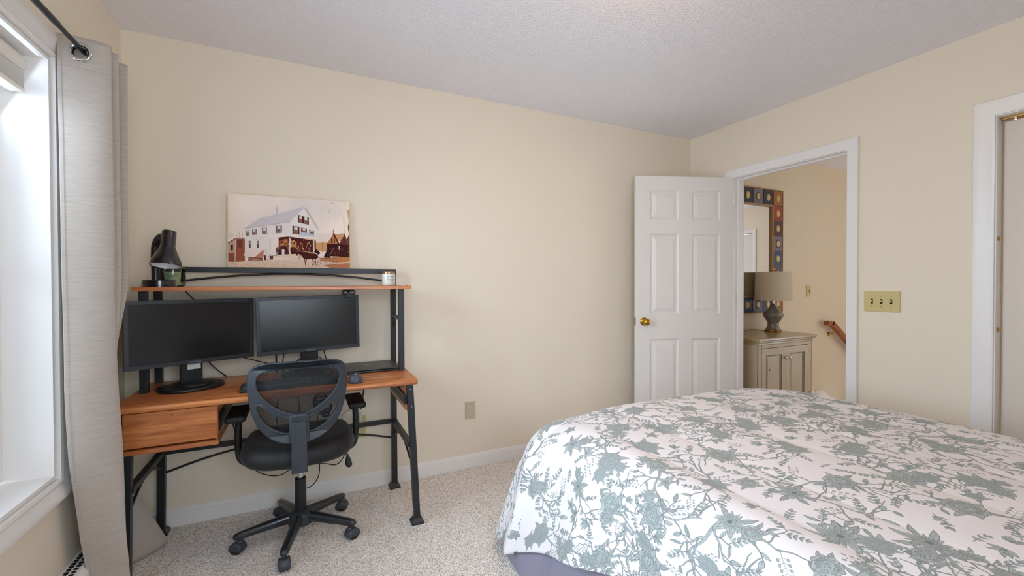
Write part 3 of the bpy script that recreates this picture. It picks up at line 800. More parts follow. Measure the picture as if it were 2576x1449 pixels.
def smooth_closed(p, n=3):
    out = []; k = len(p)
    for i in range(k):
        a, b, c, d = [Vector((*p[(i + j) % k], 0)) for j in (-1, 0, 1, 2)]
        for q in range(n):
            t = q / n; v = 0.5 * ((2 * b) + (-a + c) * t + (2 * a - 5 * b + 4 * c - d) * t * t + (-a + 3 * b - 3 * c + d) * t ** 3); out.append((v.x, v.y))
    return out
me = curve_mesh([smooth_closed(outer), smooth_closed(inner), smooth_closed(lowr, 2), smooth_closed(lowl, 2)], .020, .0045, 3, -.0005)
for v in me.vertices: v.co = backmap(v.co.x, v.co.y, -v.co.z)
me.materials.clear()
bf = shade(link('backrest_frame', me, M_PLASTIC, ch), 55)
# mesh fabric panel (grid clipped to outline)
bm = bmesh.new(); nx, nz = 26, 24; so = smooth_closed([(x * .965, .714 + (z - .714) * .965) for x, z in outer], 2)
def rowx(z):
    xs = [];
    for i in range(len(so)):
        a, b = so[i], so[(i + 1) % len(so)]
        if (a[1] - z) * (b[1] - z) < 0: xs.append(abs(a[0] + (b[0] - a[0]) * (z - a[1]) / (b[1] - a[1])))
    return max(xs) if xs else .05
zs = [.546 + (.879 - .546) * i / nz for i in range(nz + 1)]
G = [[bm.verts.new(backmap(rowx(z) * (2 * j / nx - 1), z, .014 + .010 * (1 - (2 * j / nx - 1) ** 2))) for j in range(nx + 1)] for z in zs]
for i in range(nz):
    for j in range(nx): bm.faces.new((G[i][j], G[i][j + 1], G[i + 1][j + 1], G[i + 1][j]))
link('backrest_mesh', me_from(bm), M_NET, ch, True)
# spine
plate('spine_bracket', [rrect(.078, .125, .016, 5, 0, .607)], .040, M_PLASTIC, ch, .010, T(0, -.264, 0) @ XZ)
tiltS = T(0, -.289, .515) @ Matrix.Rotation(math.radians(-2.5), 4, 'X') @ T(0, 0, -.515)
so_ = [(-.0305, .424), (.0305, .424), (.0300, .50)] + [(.0285 - .010 * (1 - math.cos(a_)), .628 + .010 * math.sin(a_)) for a_ in [PI / 2 * i / 5 for i in range(6)]] + [(-.0285 + .010 * (1 - math.cos(a_)), .628 + .010 * math.sin(a_)) for a_ in [PI / 2 * i / 5 for i in range(5, -1, -1)]] + [(-.0300, .50)]
plate('spine', [so_], .030, M_PLASTIC, ch, .004, tiltS @ XZ)
# spine foot running forward under the seat
box('spine_foot', (-.028, -.275, .424), (.028, -.05, .440), M_PLASTIC2, ch, .004)
# arms
for s in (-1, 1):
    pts = spline([(s * .11, .02, .392), (s * .205, .02, .388), (s * .240, .02, .400), (s * .254, .02, .440), (s * .256, .02, .52), (s * .252, .02, .612)], 6)
    ar = tube('armrest', pts, .0145, M_PLASTIC2, ch, 14)
    bm = bmesh.new(); bbox(bm, (s * .252 - .040, -.115, .612), (s * .252 + .040, .115, .640), .012, 3)
    link('arm_pad', me_from(bm), mat('arm_pad_black', '#0c0c0f', .65), ar, True)
# lever
lv = tube('height_lever', spline([(.10, -.03, .392), (.19, -.05, .390), (.212, -.058, .372)], 5), .005, M_PLASTIC2, ch, 8)
loft('lever_paddle', [[(.209 + .5 * (.375 - z) * .25 + w * math.cos(a), -.058 + .5 * w * math.sin(a), z) for a in [2 * PI * i / 12 for i in range(12)]] for w, z in ((.006, .378), (.008, .368), (.013, .352), (.016, .336), (.014, .322), (.006, .315))], M_PLASTIC2, lv)
# gas lift and column
lathe('gas_lift', [(.0135, .25), (.0135, .395)], M_CHROME, ch, 24, label='chrome gas lift')
lathe('column_sleeve', [(.0255, .110), (.0250, .283), (.021, .285)], M_PLASTIC2, ch, 32)
lathe('hub', [(.042, .060), (.056, .070), (.059, .100), (.054, .120), (.040, .130), (.029, .133)], M_PLASTIC, ch, 40)
# five legs and castors
def caster_meshes():
    b = bmesh.new()
    rotY = Matrix.Rotation(PI / 2, 3, 'Y')
    for x in (-.021, .005): blathe(b, [(.016, 0), (.0245, .002), (.0255, .006), (.0255, .011), (.0245, .014), (.016, .016)], 24, (x, 0, .0255), rotY)
    wheel = me_from(b)
    b = bmesh.new(); ringsh = []
    for x, r in ((-.0235, .018), (-.0235, .0265), (-.020, .0300), (.020, .0300), (.0235, .0265), (.0235, .018)):
        ringsh.append([(x, r * math.cos(a) , .0255 + r * math.sin(a)) for a in [math.radians(-18 + 216 * i / 18) for i in range(19)]])
    R = [[b.verts.new(p) for p in r] for r in ringsh]
    for p, q in zip(R[:-1], R[1:]):
        for i in range(18): b.faces.new((p[i], p[i + 1], q[i + 1], q[i]))
    b.faces.new(R[0]); b.faces.new(R[-1][::-1])
    blathe(b, [(.011, .045), (.011, .060), (.008, .0605)], 16, (0, .012, 0))
    hood = me_from(b); return wheel, hood
wheel_me, hood_me = caster_meshes()
wheel_me.materials.append(M_PLASTIC2); hood_me.materials.append(mat('castor_hood', '#3c424b', .4))
for me_ in (wheel_me, hood_me):
    for p in me_.polygons: p.use_smooth = True
for i, a in enumerate((-174, -104, -31, 40, 112)):
    ra = math.radians(a); d = Vector((math.cos(ra), math.sin(ra), 0)); sd = Vector((-d.y, d.x, 0))
    rings = []
    for t_, w, h, z in ((.035, .0225, .025, .100), (.06, .0225, .025, .099), (.15, .0205, .021, .090), (.23, .0185, .0175, .081), (.255, .0175, .0165, .078), (.268, .014, .013, .0765), (.276, .007, .007, .0755)):
        ring = []
        for j in range(20):
            b_ = 2 * PI * j / 20; cx_, cz_ = math.cos(b_), math.sin(b_)
            ring.append(d * t_ + sd * (w * math.copysign(abs(cx_) ** .75, cx_)) + Vector((0, 0, z + h * (cz_ if cz_ > 0 else math.copysign(abs(cz_) ** .6, cz_) * .85))))
        rings.append(ring)
    loft('leg', rings, mat('leg_plastic', '#23282f', .25, coat=.25), ch, 60)
    co = thing('caster', None, None, d * .258, ra + math.radians((-35, 20, 60, -60, 30)[i]) + PI / 2)
    co.parent = ch
    for nm, mm in (('caster_wheel', wheel_me), ('caster_hood', hood_me)):
        q = bpy.data.objects.new(nm, mm); COL.objects.link(q); q.parent = co

# ================================================================== CABLES
def cable(label, pts, r=.0028, m=M_CABLE):
    c = Vector(pts[0]); o = tube('cable', spline([Vector(p) - c for p in pts], 8), r, m, None, 8); o.location = c
    return tagtop(o, label, 'cable', None if 'landing' in label else 'cables around the desk')
cable('black cable dropping from the hutch shelf behind the left monitor', [(-.545, 2.66, 1.215), (-.53, 2.662, 1.18), (-.511, 2.662, 1.155), (-.487, 2.662, 1.125), (-.468, 2.66, 1.09), (-.46, 2.62, 1.05)])
cable('black cable curving from under the left monitor to the desktop back edge', [(-.43, 2.56, .86), (-.428, 2.60, .83), (-.412, 2.62, .800), (-.386, 2.62, .773), (-.368, 2.63, .752), (-.362, 2.668, .72), (-.362, 2.668, .55)])
cable('black cable running between the two monitors above the keyboard', [(-.31, 2.62, .848), (-.26, 2.62, .829), (-.216, 2.62, .812), (-.143, 2.62, .787), (-.115, 2.62, .767), (-.09, 2.64, .745)])
cable('thick black video plug hanging under the left part of the right monitor', [(-.133, 2.615, .88), (-.133, 2.62, .84), (-.133, 2.62, .81), (-.132, 2.625, .77), (-.13, 2.64, .744)], .0045)
cable('thin black cable just right of the thick video plug under the right monitor', [(-.094, 2.61, .88), (-.098, 2.62, .84), (-.101, 2.62, .815), (-.107, 2.63, .765), (-.105, 2.64, .744)])
cable('black cable right of the right monitor stand, vertical and straight', [(.10, 2.61, .885), (.100, 2.62, .857), (.104, 2.62, .828), (.114, 2.62, .793), (.130, 2.63, .762), (.15, 2.668, .735), (.15, 2.668, .60)])
cable('black cable arching from the right monitor stand towards its right', [(.03, 2.61, .822), (.064, 2.62, .818), (.094, 2.62, .797), (.116, 2.62, .776), (.125, 2.64, .744)])
cable('black cable arching left from the right monitor stand', [(.01, 2.61, .812), (-.015, 2.62, .808), (-.039, 2.62, .797), (-.058, 2.62, .776), (-.07, 2.64, .744)])
cable('black cord hanging below the drawer beside the left chair arm', [(-.345, 2.64, .70), (-.344, 2.64, .60), (-.340, 2.64, .539), (-.334, 2.64, .49), (-.320, 2.64, .427), (-.30, 2.64, .345), (-.27, 2.62, .28), (-.24, 2.60, .257), (-.21, 2.60, .229), (-.161, 2.60, .205), (-.113, 2.60, .201), (-.075, 2.60, .220), (-.02, 2.60, .235), (.095, 2.60, .222), (.146, 2.60, .206), (.177, 2.60, .216), (.205, 2.60, .262), (.215, 2.62, .33), (.235, 2.66, .37)], .0026)
cable('black cord hanging behind the chair column down to the carpet', [(.06, 2.64, .60), (.068, 2.64, .40), (.073, 2.64, .24), (.072, 2.64, .16), (.055, 2.64, .117), (.031, 2.64, .093), (.001, 2.64, .086), (-.05, 2.64, .09)], .0026)
cable('left of two black cables seen through the chair back mesh under the desk', [(-.12, 2.66, .70), (-.127, 2.655, .60), (-.134, 2.65, .542), (-.134, 2.65, .478), (-.128, 2.65, .38)], .0028)
cable('right of two black cables seen through the chair back mesh under the desk', [(-.04, 2.66, .70), (-.031, 2.655, .60), (-.026, 2.65, .55), (-.027, 2.65, .495), (-.037, 2.65, .442), (-.05, 2.65, .36)], .0028)
cable('short black cord with a white plug beside the right chair arm', [(.316, 2.655, .70), (.313, 2.655, .60), (.309, 2.658, .555), (.304, 2.665, .50), (.297, 2.672, .478)], .0032)
cable('white cord looping from the outlet behind the right chair arm', [(.190, 2.67, .40), (.198, 2.672, .450), (.216, 2.672, .474), (.243, 2.672, .480), (.262, 2.674, .462), (.276, 2.664, .41), (.276, 2.656, .355)], .0030, M_WCABLE)
pl = box('power_plug', (-.012, -.030, -.014), (.012, .0, .014), M_PAPER, None, .004); pl.location = (.276, D - .0085, .352)
tagtop(pl, 'white square plug in the lower socket of the under-desk outlet', 'plug')
pl = box('power_plug', (-.010, -.026, -.050), (.010, .0, .014), mat('plug_ivory', '#d8cfb4', .4), None, .004); pl.location = (.297, D - .0085, .443)
tagtop(pl, 'ivory adapter at the end of the short black cord above the outlet', 'plug')
# cable bundle seen through the mesh at the right
rp = random.Random(5); pts = []
for i in range(34):
    t = i / 33; a = t * 2 * PI * 6.5
    cx_, cz_ = .085 + .035 * (t - .2), .590 - .12 * t; rad = .014 + .022 * math.sin(PI * min(1, t * 1.1 + .05))
    pts.append((cx_ + rad * math.cos(a) * 1.3, 2.655 + .012 * math.sin(a * 1.7), cz_ + rad * math.sin(a)))
cable('tangled bundle of black cables hanging under the desk, seen through the mesh', pts, .0042)

# ================================================================== CURTAIN, ROD
rodx, rodz = -.697, 2.045
rod = thing('curtain_rod', 'thin black metal curtain rod above the window at the top left', 'curtain rod', (rodx, 1.2, rodz))
tube('thick_tube', [(0, -1.1, 0), (0, .67, 0)], .0095, M_BLACK, rod, 14)
tube('thin_tube', [(0, .66, 0), (0, 1.19, 0)], .0075, M_BLACK, rod, 14)
lathe('finial', [(.008, 0), (.016, .006), (.018, .016), (.012, .026), (.004, .03)], M_BLACK, rod, 16, (0, 1.185, 0), Matrix.Rotation(-PI / 2, 3, 'X'))
box('bracket', (-.083, 1.15, -.012), (.004, 1.16, -.003), M_BLACK, rod, .002)
box('bracket', (-.083, -.9, -.012), (.004, -.89, -.003), M_BLACK, rod, .002)
ct = thing('curtain', 'taupe grommet curtain bunched beside the window, hem on the carpet', 'curtain', (-.70, 2.1, 0))
keys = {  # z: zigzag polyline
    2.085: [(-.757, 2.026), (-.622, 2.060), (-.748, 2.075), (-.622, 2.125), (-.748, 2.165), (-.620, 2.212), (-.745, 2.260)],
    1.20: [(-.748, 2.010), (-.622, 2.060), (-.745, 2.090), (-.625, 2.130), (-.745, 2.175), (-.625, 2.200), (-.740, 2.300)],
    .85: [(-.742, 2.000), (-.618, 2.075), (-.742, 2.090), (-.640, 2.120), (-.742, 2.175), (-.694, 2.240), (-.740, 2.330)],
    .60: [(-.738, 2.015), (-.612, 2.080), (-.740, 2.095), (-.650, 2.118), (-.742, 2.175), (-.690, 2.280), (-.735, 2.360)],
    .30: [(-.732, 2.060), (-.605, 2.085), (-.735, 2.110), (-.665, 2.150), (-.735, 2.230), (-.655, 2.400), (-.715, 2.440)],
    .012: [(-.722, 2.130), (-.588, 2.085), (-.735, 2.12), (-.668, 2.170), (-.730, 2.280), (-.580, 2.520), (-.700, 2.570)],
}
kz = sorted(keys, reverse=True)
def curt(u, z):
    for a, b in zip(kz[:-1], kz[1:]):
        if z >= b - 1e-6:
            t = (a - z) / (a - b); 
            pa, pb = keys[a], keys[b]; break
    k = len(pa) - 1; s = u * k; i = min(int(s), k - 1); f = s - i
    e = .5 - .5 * math.cos(PI * f); e = .55 * e + .45 * f if i == 0 else e
    P = [(Vector(p) * (1 - t) + Vector(q) * t) for p, q in zip(pa, pb)]
    x = P[i].x * (1 - e) + P[i + 1].x * e; fy_ = f ** 2.6 if i == 0 else f; y = P[i].y * (1 - fy_) + P[i + 1].y * fy_
    wv = noise.noise(Vector((u * 6, z * 1.7, 3.1))) * .008 * min(1, (2.1 - z) * .8)
    return Vector((x + wv + .70, y + wv * .6 - 2.1, z))
bm = bmesh.new(); nu, nzz = 132, 110
zl = [2.085 - (2.085 - .012) * i / nzz for i in range(nzz + 1)]
G = [[bm.verts.new(curt(j / nu, z)) for j in range(nu + 1)] for z in zl]
for i in range(nzz):
    for j in range(nu):
        c = (G[i][j].co + G[i + 1][j + 1].co) / 2 + Vector((-.70, 2.1, 0))
        if abs(c.z - rodz + .012) < .021 and abs(c.x + .700) < .021 and j < nu / 6: continue     # grommet hole
        bm.faces.new((G[i][j], G[i][j + 1], G[i + 1][j + 1], G[i + 1][j]))
cp = link('fabric_panel', me_from(bm), M_CURTAIN, ct, True)
md = cp.modifiers.new('thickness', 'SOLIDIFY'); md.thickness = .002
seam = bmesh.new()
for z in (1.975,):
    btube(seam, [curt(j / 60 * .17, z) + Vector((0, -.0016, 0)) for j in range(0, 61)], .0007, 5)
btube(seam, [curt(.022, 2.08 - i * .0206) + Vector((0, -.0012, 0)) for i in range(100)], .0006, 5)
link('hem_stitching', me_from(seam), mat('stitch_thread', '#b5aaa0', .8), ct)
gy = [2.030, 2.052, 2.10, 2.145, 2.19, 2.235]
for i in range(6):
    ym = gy[i]; zr = rodz - .012
    b = bmesh.new(); N = 40; tor = []
    for a in range(N):
        an = 2 * PI * a / N; ring = []
        for c in range(8):
            cn = 2 * PI * c / 8; R_ = .0275 + .0065 * math.cos(cn)
            ring.append(b.verts.new((R_ * math.cos(an), .0032 * math.sin(cn), R_ * math.sin(an))))
        tor.append(ring)
    for a in range(N):
        for c in range(8): b.faces.new((tor[a][c], tor[(a + 1) % N][c], tor[(a + 1) % N][(c + 1) % 8], tor[a][(c + 1) % 8]))
    g = shade(link('grommet', me_from(b), M_CHROME, ct))
    g.location = (-.700 + .70, ym - 2.1 - .001, zr); g.rotation_euler = (0, 0, (-.0, .35, -.35, .35, -.35, .35)[i])

# ================================================================== 2-D print painter (flat printed artwork, computed here)
class Canvas:
    def __init__(s, w, h, col, wrap=False):
        s.w, s.h, s.wrap = w, h, wrap; s.a = np.empty((h, w, 3), np.float32); s.a[:] = col
    def poly(s, pts, col, alpha=1.0):
        p = np.asarray(pts, np.float32); x0, y0 = np.floor(p.min(0)).astype(int) - 1; x1, y1 = np.ceil(p.max(0)).astype(int) + 1
        if not s.wrap:
            x0, y0 = max(x0, 0), max(y0, 0); x1, y1 = min(x1, s.w - 1), min(y1, s.h - 1)
            if x1 <= x0 or y1 <= y0: return
        X, Y = np.meshgrid(np.arange(x0, x1 + 1) + .5, np.arange(y0, y1 + 1) + .5)
        ins = np.zeros(X.shape, bool); n = len(p)
        for i in range(n):
            ax, ay = p[i]; bx, by = p[(i + 1) % n]
            if ay == by: continue
            c = ((ay > Y) != (by > Y)) & (X < (bx - ax) * (Y - ay) / (by - ay) + ax); ins ^= c
        iy, ix = np.nonzero(ins)
        yy = iy + y0; xx = ix + x0
        if s.wrap: yy %= s.h; xx %= s.w
        c = np.asarray(col, np.float32)
        s.a[yy, xx] = s.a[yy, xx] * (1 - alpha) + c * alpha
    def stroke(s, pts, w, col, alpha=1.0, w1=None):
        p = np.asarray(pts, float); n = len(p); w1 = w if w1 is None else w1
        d = np.gradient(p, axis=0); d /= np.maximum(1e-6, np.hypot(d[:, 0], d[:, 1]))[:, None]; nr = np.stack([-d[:, 1], d[:, 0]], 1)
        ww = np.linspace(w, w1, n)[:, None] / 2
        s.poly(np.concatenate([p + nr * ww, (p - nr * ww)[::-1]]), col, alpha)
    def ell(s, cx, cy, rx, ry, col, alpha=1.0, n=16, rot=0):
        t = np.linspace(0, 2 * PI, n, endpoint=False); x = np.cos(t) * rx; y = np.sin(t) * ry; c, q = math.cos(rot), math.sin(rot)
        s.poly(np.stack([cx + x * c - y * q, cy + x * q + y * c], 1), col, alpha)
    def image(s, name):
        im = bpy.data.images.new(name, s.w, s.h, alpha=False)
        o = np.ones((s.h, s.w, 4), np.float32); o[..., :3] = np.clip(s.a[::-1] / 255, 0, 1)
        im.pixels.foreach_set(o.ravel()); im.update(); im.pack(); return im
def print_mat(name, im, rough=.8, fabric=False, scale=(1, 1)):
    m = bpy.data.materials.new(name); m.use_nodes = True
    n = m.node_tree.nodes; L = m.node_tree.links; p = n['Principled BSDF']; p.inputs['Roughness'].default_value = rough
    t = n.new('ShaderNodeTexImage'); t.image = im; t.extension = 'REPEAT'; t.interpolation = 'Cubic'
    uv = n.new('ShaderNodeUVMap'); mp = n.new('ShaderNodeMapping'); mp.inputs['Scale'].default_value = (scale[0], scale[1], 1)
    L.new(uv.outputs[0], mp.inputs[0]); L.new(mp.outputs[0], t.inputs[0]); L.new(t.outputs[0], p.inputs['Base Color'])
    if fabric:
        p.inputs['Sheen Weight'].default_value = .15
        nz_ = n.new('ShaderNodeTexNoise'); nz_.inputs['Scale'].default_value = 9; nz_.inputs['Detail'].default_value = 4
        tc = n.new('ShaderNodeTexCoord'); b = n.new('ShaderNodeBump'); b.inputs['Strength'].default_value = .25; b.inputs['Distance'].default_value = .008
        L.new(tc.outputs['Object'], nz_.inputs['Vector']); L.new(nz_.outputs['Fac'], b.inputs['Height']); L.new(b.outputs[0], p.inputs['Normal'])
    else: p.inputs['Specular IOR Level'].default_value = .2
    return m

# ---- old photograph print
PWp, PHp = 1200, 780
cv = Canvas(PWp, PHp, (246, 234, 226))
def P_(pts):
    o = []
    for X, Y in pts:
        yt = 85 + (X - 178) * .079; yb_ = 1325 + (X - 178) * .010
        o.append(((X - 178) / 1972 * PWp, (Y - yt) / (yb_ - yt) * PHp))
    return o
r5 = np.random.default_rng(3)
# paper tone blotches
yy, xx = np.mgrid[0:PHp, 0:PWp]
for k in range(40):
    cx_, cy_, rr_ = r5.uniform(0, PWp), r5.uniform(0, PHp * .6), r5.uniform(60, 220); g = np.exp(-((xx - cx_) ** 2 + (yy - cy_) ** 2) / rr_ ** 2)[..., None]
    cv.a += g * np.array([1.0, .8, .55], np.float32) * r5.uniform(-6, 5)
for k in range(260):
    cv.ell(r5.uniform(0, PWp), r5.uniform(0, PHp * .62), r5.uniform(.6, 2.6), r5.uniform(.6, 2.2), (170, 140, 130), r5.uniform(.15, .6), 7)
def pp(c, *pts, a=1.0): cv.poly(P_(pts), c, a)
WHT = (236, 230, 228); SHD = (214, 208, 208); BR = (96, 34, 26); MB = (160, 96, 74); RED = (128, 52, 40)
# ground
pp((232, 214, 200), (170, 1245), (1200, 1180), (2160, 1150), (2160, 1350), (170, 1335))
for k in range(900):
    X, Y = r5.uniform(180, 2150), r5.uniform(1220, 1340); cv.ell(*P_([(X, Y)])[0], r5.uniform(2, 14), r5.uniform(.5, 2.2), (196, 132, 104), r5.uniform(.1, .5), 8)
pp((190, 120, 60), (1620, 1180), (2160, 1140), (2160, 1235), (1900, 1250), (1640, 1220), a=.8)
pp((176, 104, 66), (1700, 1290), (2160, 1255), (2160, 1345), (1800, 1340), a=.7)
# left sheds and fence
pp(MB, (300, 850), (430, 850), (430, 1230), (290, 1240)); pp((198, 170, 160), (172, 935), (290, 850), (290, 1240), (178, 1240))
pp((150, 92, 76), (180, 1090), (275, 1090), (275, 1240), (185, 1240)); pp((84, 40, 34), (215, 955), (255, 955), (252, 1050), (217, 1050)); pp((124, 72, 60), (318, 880), (390, 880), (390, 1000), (318, 1000))
pp((90, 70, 64), (172, 925), (290, 840), (300, 850), (172, 945))
for y in (770, 800, 830): cv.stroke(P_([(300, y), (430, y + 10)]), 3, (205, 190, 184))
for x in (225, 300, 345, 395): cv.stroke(P_([(x, 730), (x, 850)]), 3, (190, 172, 166))
for y in (790, 820, 845): cv.stroke(P_([(180, y), (265, y - 6)]), 3, (180, 160, 155))
# main building
pp(WHT, (430, 700), (1140, 570), (1140, 840), (815, 830), (815, 1050), (940, 1130), (800, 1200), (430, 1215))
pp((214, 210, 214), (415, 680), (650, 510), (1385, 310), (1110, 575), (430, 690))
for k in range(24):
    t = k / 23; cv.stroke(P_([(430 + t * 700, 688 - t * 112), (660 + t * 720, 508 - t * 196)]), 1.2, (196, 188, 190), .5)
pp((240, 234, 232), (1140, 570), (1385, 320), (1600, 690), (1610, 800), (1540, 880), (1140, 840))
pp((216, 196, 192), (1365, 335), (1400, 330), (1615, 690), (1590, 700)); cv.stroke(P_([(410, 688), (1100, 575), (1160, 590)]), 5, (200, 176, 166))
cv.stroke(P_([(1100, 575), (1375, 325)]), 3, (205, 186, 180))
pp((212, 196, 194), (915, 320), (945, 315), (945, 425), (915, 432))
def win(x, y, w, h, sh=True, light=WHT, dk=BR, sk=0.1):
    f = lambda a, b: (x + a, y + b + a * sk)
    if sh: pp(dk, f(0, 0), f(w * .22, 0), f(w * .22, h), f(0, h)); pp(dk, f(w * .78, 0), f(w, 0), f(w, h), f(w * .78, h))
    pp(dk, f(w * .25, 0), f(w * .75, 0), f(w * .75, h), f(w * .25, h)); pp(light, f(w * .28, h * .04), f(w * .72, h * .04), f(w * .72, h * .47), f(w * .28, h * .47)); pp((150, 110, 100), f(w * .28, h * .53), f(w * .72, h * .53), f(w * .72, h * .96), f(w * .28, h * .96))
    cv.stroke(P_([f(w * .5, 0), f(w * .5, h)]), 1.6, dk)
win(1265, 450, 85, 125, sk=.25); win(1350, 478, 95, 120, sk=.2); win(1172, 632, 115, 135, sk=.15); win(1315, 665, 95, 78, sk=.18); win(1452, 700, 76, 66, sk=.2)
for x, y, w, h in ((443, 712, 56, 92), (540, 693, 68, 98), (690, 668, 76, 108), (905, 636, 98, 125)): win(x, y, w, h, dk=(120, 108, 106), sk=-.08)
for x in (487, 613): pp((110, 80, 76), (x, 888), (x + 28, 886), (x + 30, 1002), (x + 2, 1004)); pp((180, 160, 156), (x + 6, 896), (x + 22, 896), (x + 22, 945), (x + 6, 946))
# wall lettering, partly faded
def letters(s, x, y, h, sk):
    F = {'C': [[(1, .1), (.2, 0), (0, .5), (.2, 1), (1, .9)]], 'L': [[(0, 0), (0, 1), (.8, 1)]], 'O': [[(0, .1), (0, .9), (.5, 1), (.9, .9), (.9, .1), (.5, 0), (0, .1)]], 'T': [[(0, 0), (1, 0)], [(.5, 0), (.5, 1)]],
         'H': [[(0, 0), (0, 1)], [(.8, 0), (.8, 1)], [(0, .5), (.8, .5)]], 'E': [[(.8, 0), (0, 0), (0, 1), (.8, 1)], [(0, .5), (.6, .5)]]}
    for ch_ in s:
        for st in F[ch_]: cv.stroke(P_([(x + a * h * .7, y + b * h + a * sk) for a, b in st]), 3.2, (190, 176, 180), .8)
        x += h * .98; y += sk
letters('CLOT', 560, 828, 42, -4); letters('HE', 715, 1040, 46, -2)
# porch roof, balcony, shopfront
pp((250, 236, 226), (800, 800), (1085, 785), (1345, 835), (1335, 850), (1090, 805), (810, 832)); pp(BR, (950, 830), (1110, 815), (1560, 880), (1560, 1110), (940, 1125), (950, 950))
pp((178, 110, 60), (960, 880), (1090, 850), (1100, 960), (960, 975)); pp((206, 150, 96), (1150, 880), (1240, 900), (1240, 1000), (1150, 985)); pp((110, 40, 34), (1240, 880), (1330, 900), (1330, 1010), (1240, 1010))
for k in range(60):
    X, Y = r5.uniform(960, 1540), r5.uniform(860, 1040); pp([(200, 150, 110), (150, 80, 56), (226, 190, 160), (90, 30, 28)][r5.integers(4)], (X, Y), (X + r5.uniform(6, 24), Y + 4), (X + r5.uniform(2, 20), Y + r5.uniform(15, 60)), (X - 4, Y + r5.uniform(15, 50)))
pp((244, 234, 230), (1255, 795), (1340, 790), (1700, 880), (1690, 890), (1345, 840)); pp((206, 214, 222), (1300, 740), (1540, 775), (1540, 822), (1300, 795))
for x in range(1305, 1540, 14): cv.stroke(P_([(x, 742 + (x - 1300) * .14), (x, 792 + (x - 1300) * .13)]), 1.3, (170, 176, 190))
cv.stroke(P_([(815, 835), (818, 1050)]), 4, (120, 104, 104)); 
for x in (1115, 1510): pp((236, 222, 210), (x, 830), (x + 26, 832), (x + 26, 1190 - (x - 1115) * .2), (x, 1190 - (x - 1115) * .2))
pp((222, 186, 160), (1380, 845), (1560, 865), (1560, 885), (1380, 862))
# people on the porch
for X, h in ((925, 130), (965, 150), (985, 150), (1075, 150), (1155, 140), (1185, 150), (1205, 140), (1270, 130), (1420, 120), (1450, 110)):
    c_ = [(70, 26, 24), (110, 54, 40), (150, 96, 64), (60, 24, 28)][int(X) % 4]; y0 = 1120 - h
    pp(c_, (X - 16, y0 + 18), (X + 16, y0 + 18), (X + 20, y0 + 80), (X - 20, y0 + 80)); pp((64, 30, 34), (X - 12, y0 + 78), (X - 2, y0 + 78), (X - 3, y0 + h), (X - 11, y0 + h)); pp((64, 30, 34), (X + 2, y0 + 78), (X + 12, y0 + 78), (X + 11, y0 + h), (X + 3, y0 + h))
    cv.ell(*P_([(X, y0 + 6)])[0], 5, 7, (190, 140, 110))
pp((226, 224, 226), (1000, 1030), (1040, 1030), (1040, 1125), (1000, 1125)); pp((236, 216, 200), (880, 1125), (1560, 1090), (1600, 1160), (1200, 1185), (860, 1170))
# tent and wagon left
pp((238, 226, 220), (400, 1130), (490, 1020), (710, 1035), (575, 1165), (470, 1150)); pp((196, 140, 120), (710, 1035), (715, 1150), (575, 1165)); pp((150, 96, 80), (480, 1160), (700, 1165), (700, 1215), (480, 1220)); cv.stroke(P_([(500, 1180), (560, 1205), (650, 1195)]), 4, (236, 220, 214))
pp((110, 50, 40), (720, 1130), (752, 1130), (752, 1210), (720, 1210)); cv.stroke(P_([(770, 1210), (805, 1120), (930, 1140)]), 4, (120, 80, 70)); pp((120, 64, 50), (808, 1140), (862, 1135), (862, 1200), (808, 1202))
# right houses
pp((238, 226, 218), (1560, 760), (1850, 760), (1750, 915), (1560, 905)); pp((216, 170, 124), (1560, 915), (1750, 915), (1750, 1070), (1560, 1060)); pp((188, 128, 88), (1750, 930), (1865, 770), (1950, 945)); pp(BR, (1850, 765), (1880, 760), (1980, 950), (1950, 950))
pp((208, 166, 130), (1890, 775), (2060, 765), (1990, 890), (1945, 890)); pp((120, 60, 50), (1990, 890), (2065, 770), (2125, 930), (2125, 990), (1960, 980)); pp((70, 22, 26), (1750, 930), (2150, 960), (2150, 1160), (1700, 1140), (1750, 1050)); pp((226, 206, 192), (1955, 970), (1975, 970), (1975, 1040), (1955, 1040))
pp((180, 132, 110), (1855, 705), (1880, 703), (1878, 770), (1858, 770)); cv.stroke(P_([(2050, 505), (2058, 930)]), 4, (90, 60, 60)); cv.stroke(P_([(1678, 900), (1680, 1090)]), 7, (70, 30, 34))
for x in (1825, 1872): pp((80, 30, 26), (x, 850), (x + 16, 850), (x + 16, 920), (x, 922))
for y0, y1, w in ((400, 600, 14), (560, 800, 30), (760, 1000, 45), (900, 1160, 60)): pp((92, 34, 20), (2150, y0), (2152 - w, (y0 + y1) / 2 - 20), (2150 - w * .7, (y0 + y1) / 2 + 30), (2150, y1), a=.85)
pp((208, 130, 60), (2118, 390), (2150, 360), (2150, 520), (2132, 500), a=.6)
for k in range(200):
    X, Y = r5.uniform(1700, 2145), r5.uniform(1000, 1170); cv.ell(*P_([(X, Y)])[0], r5.uniform(1, 7), r5.uniform(1, 5), [(120, 54, 36), (60, 18, 22), (190, 130, 90)][r5.integers(3)], .7, 8)
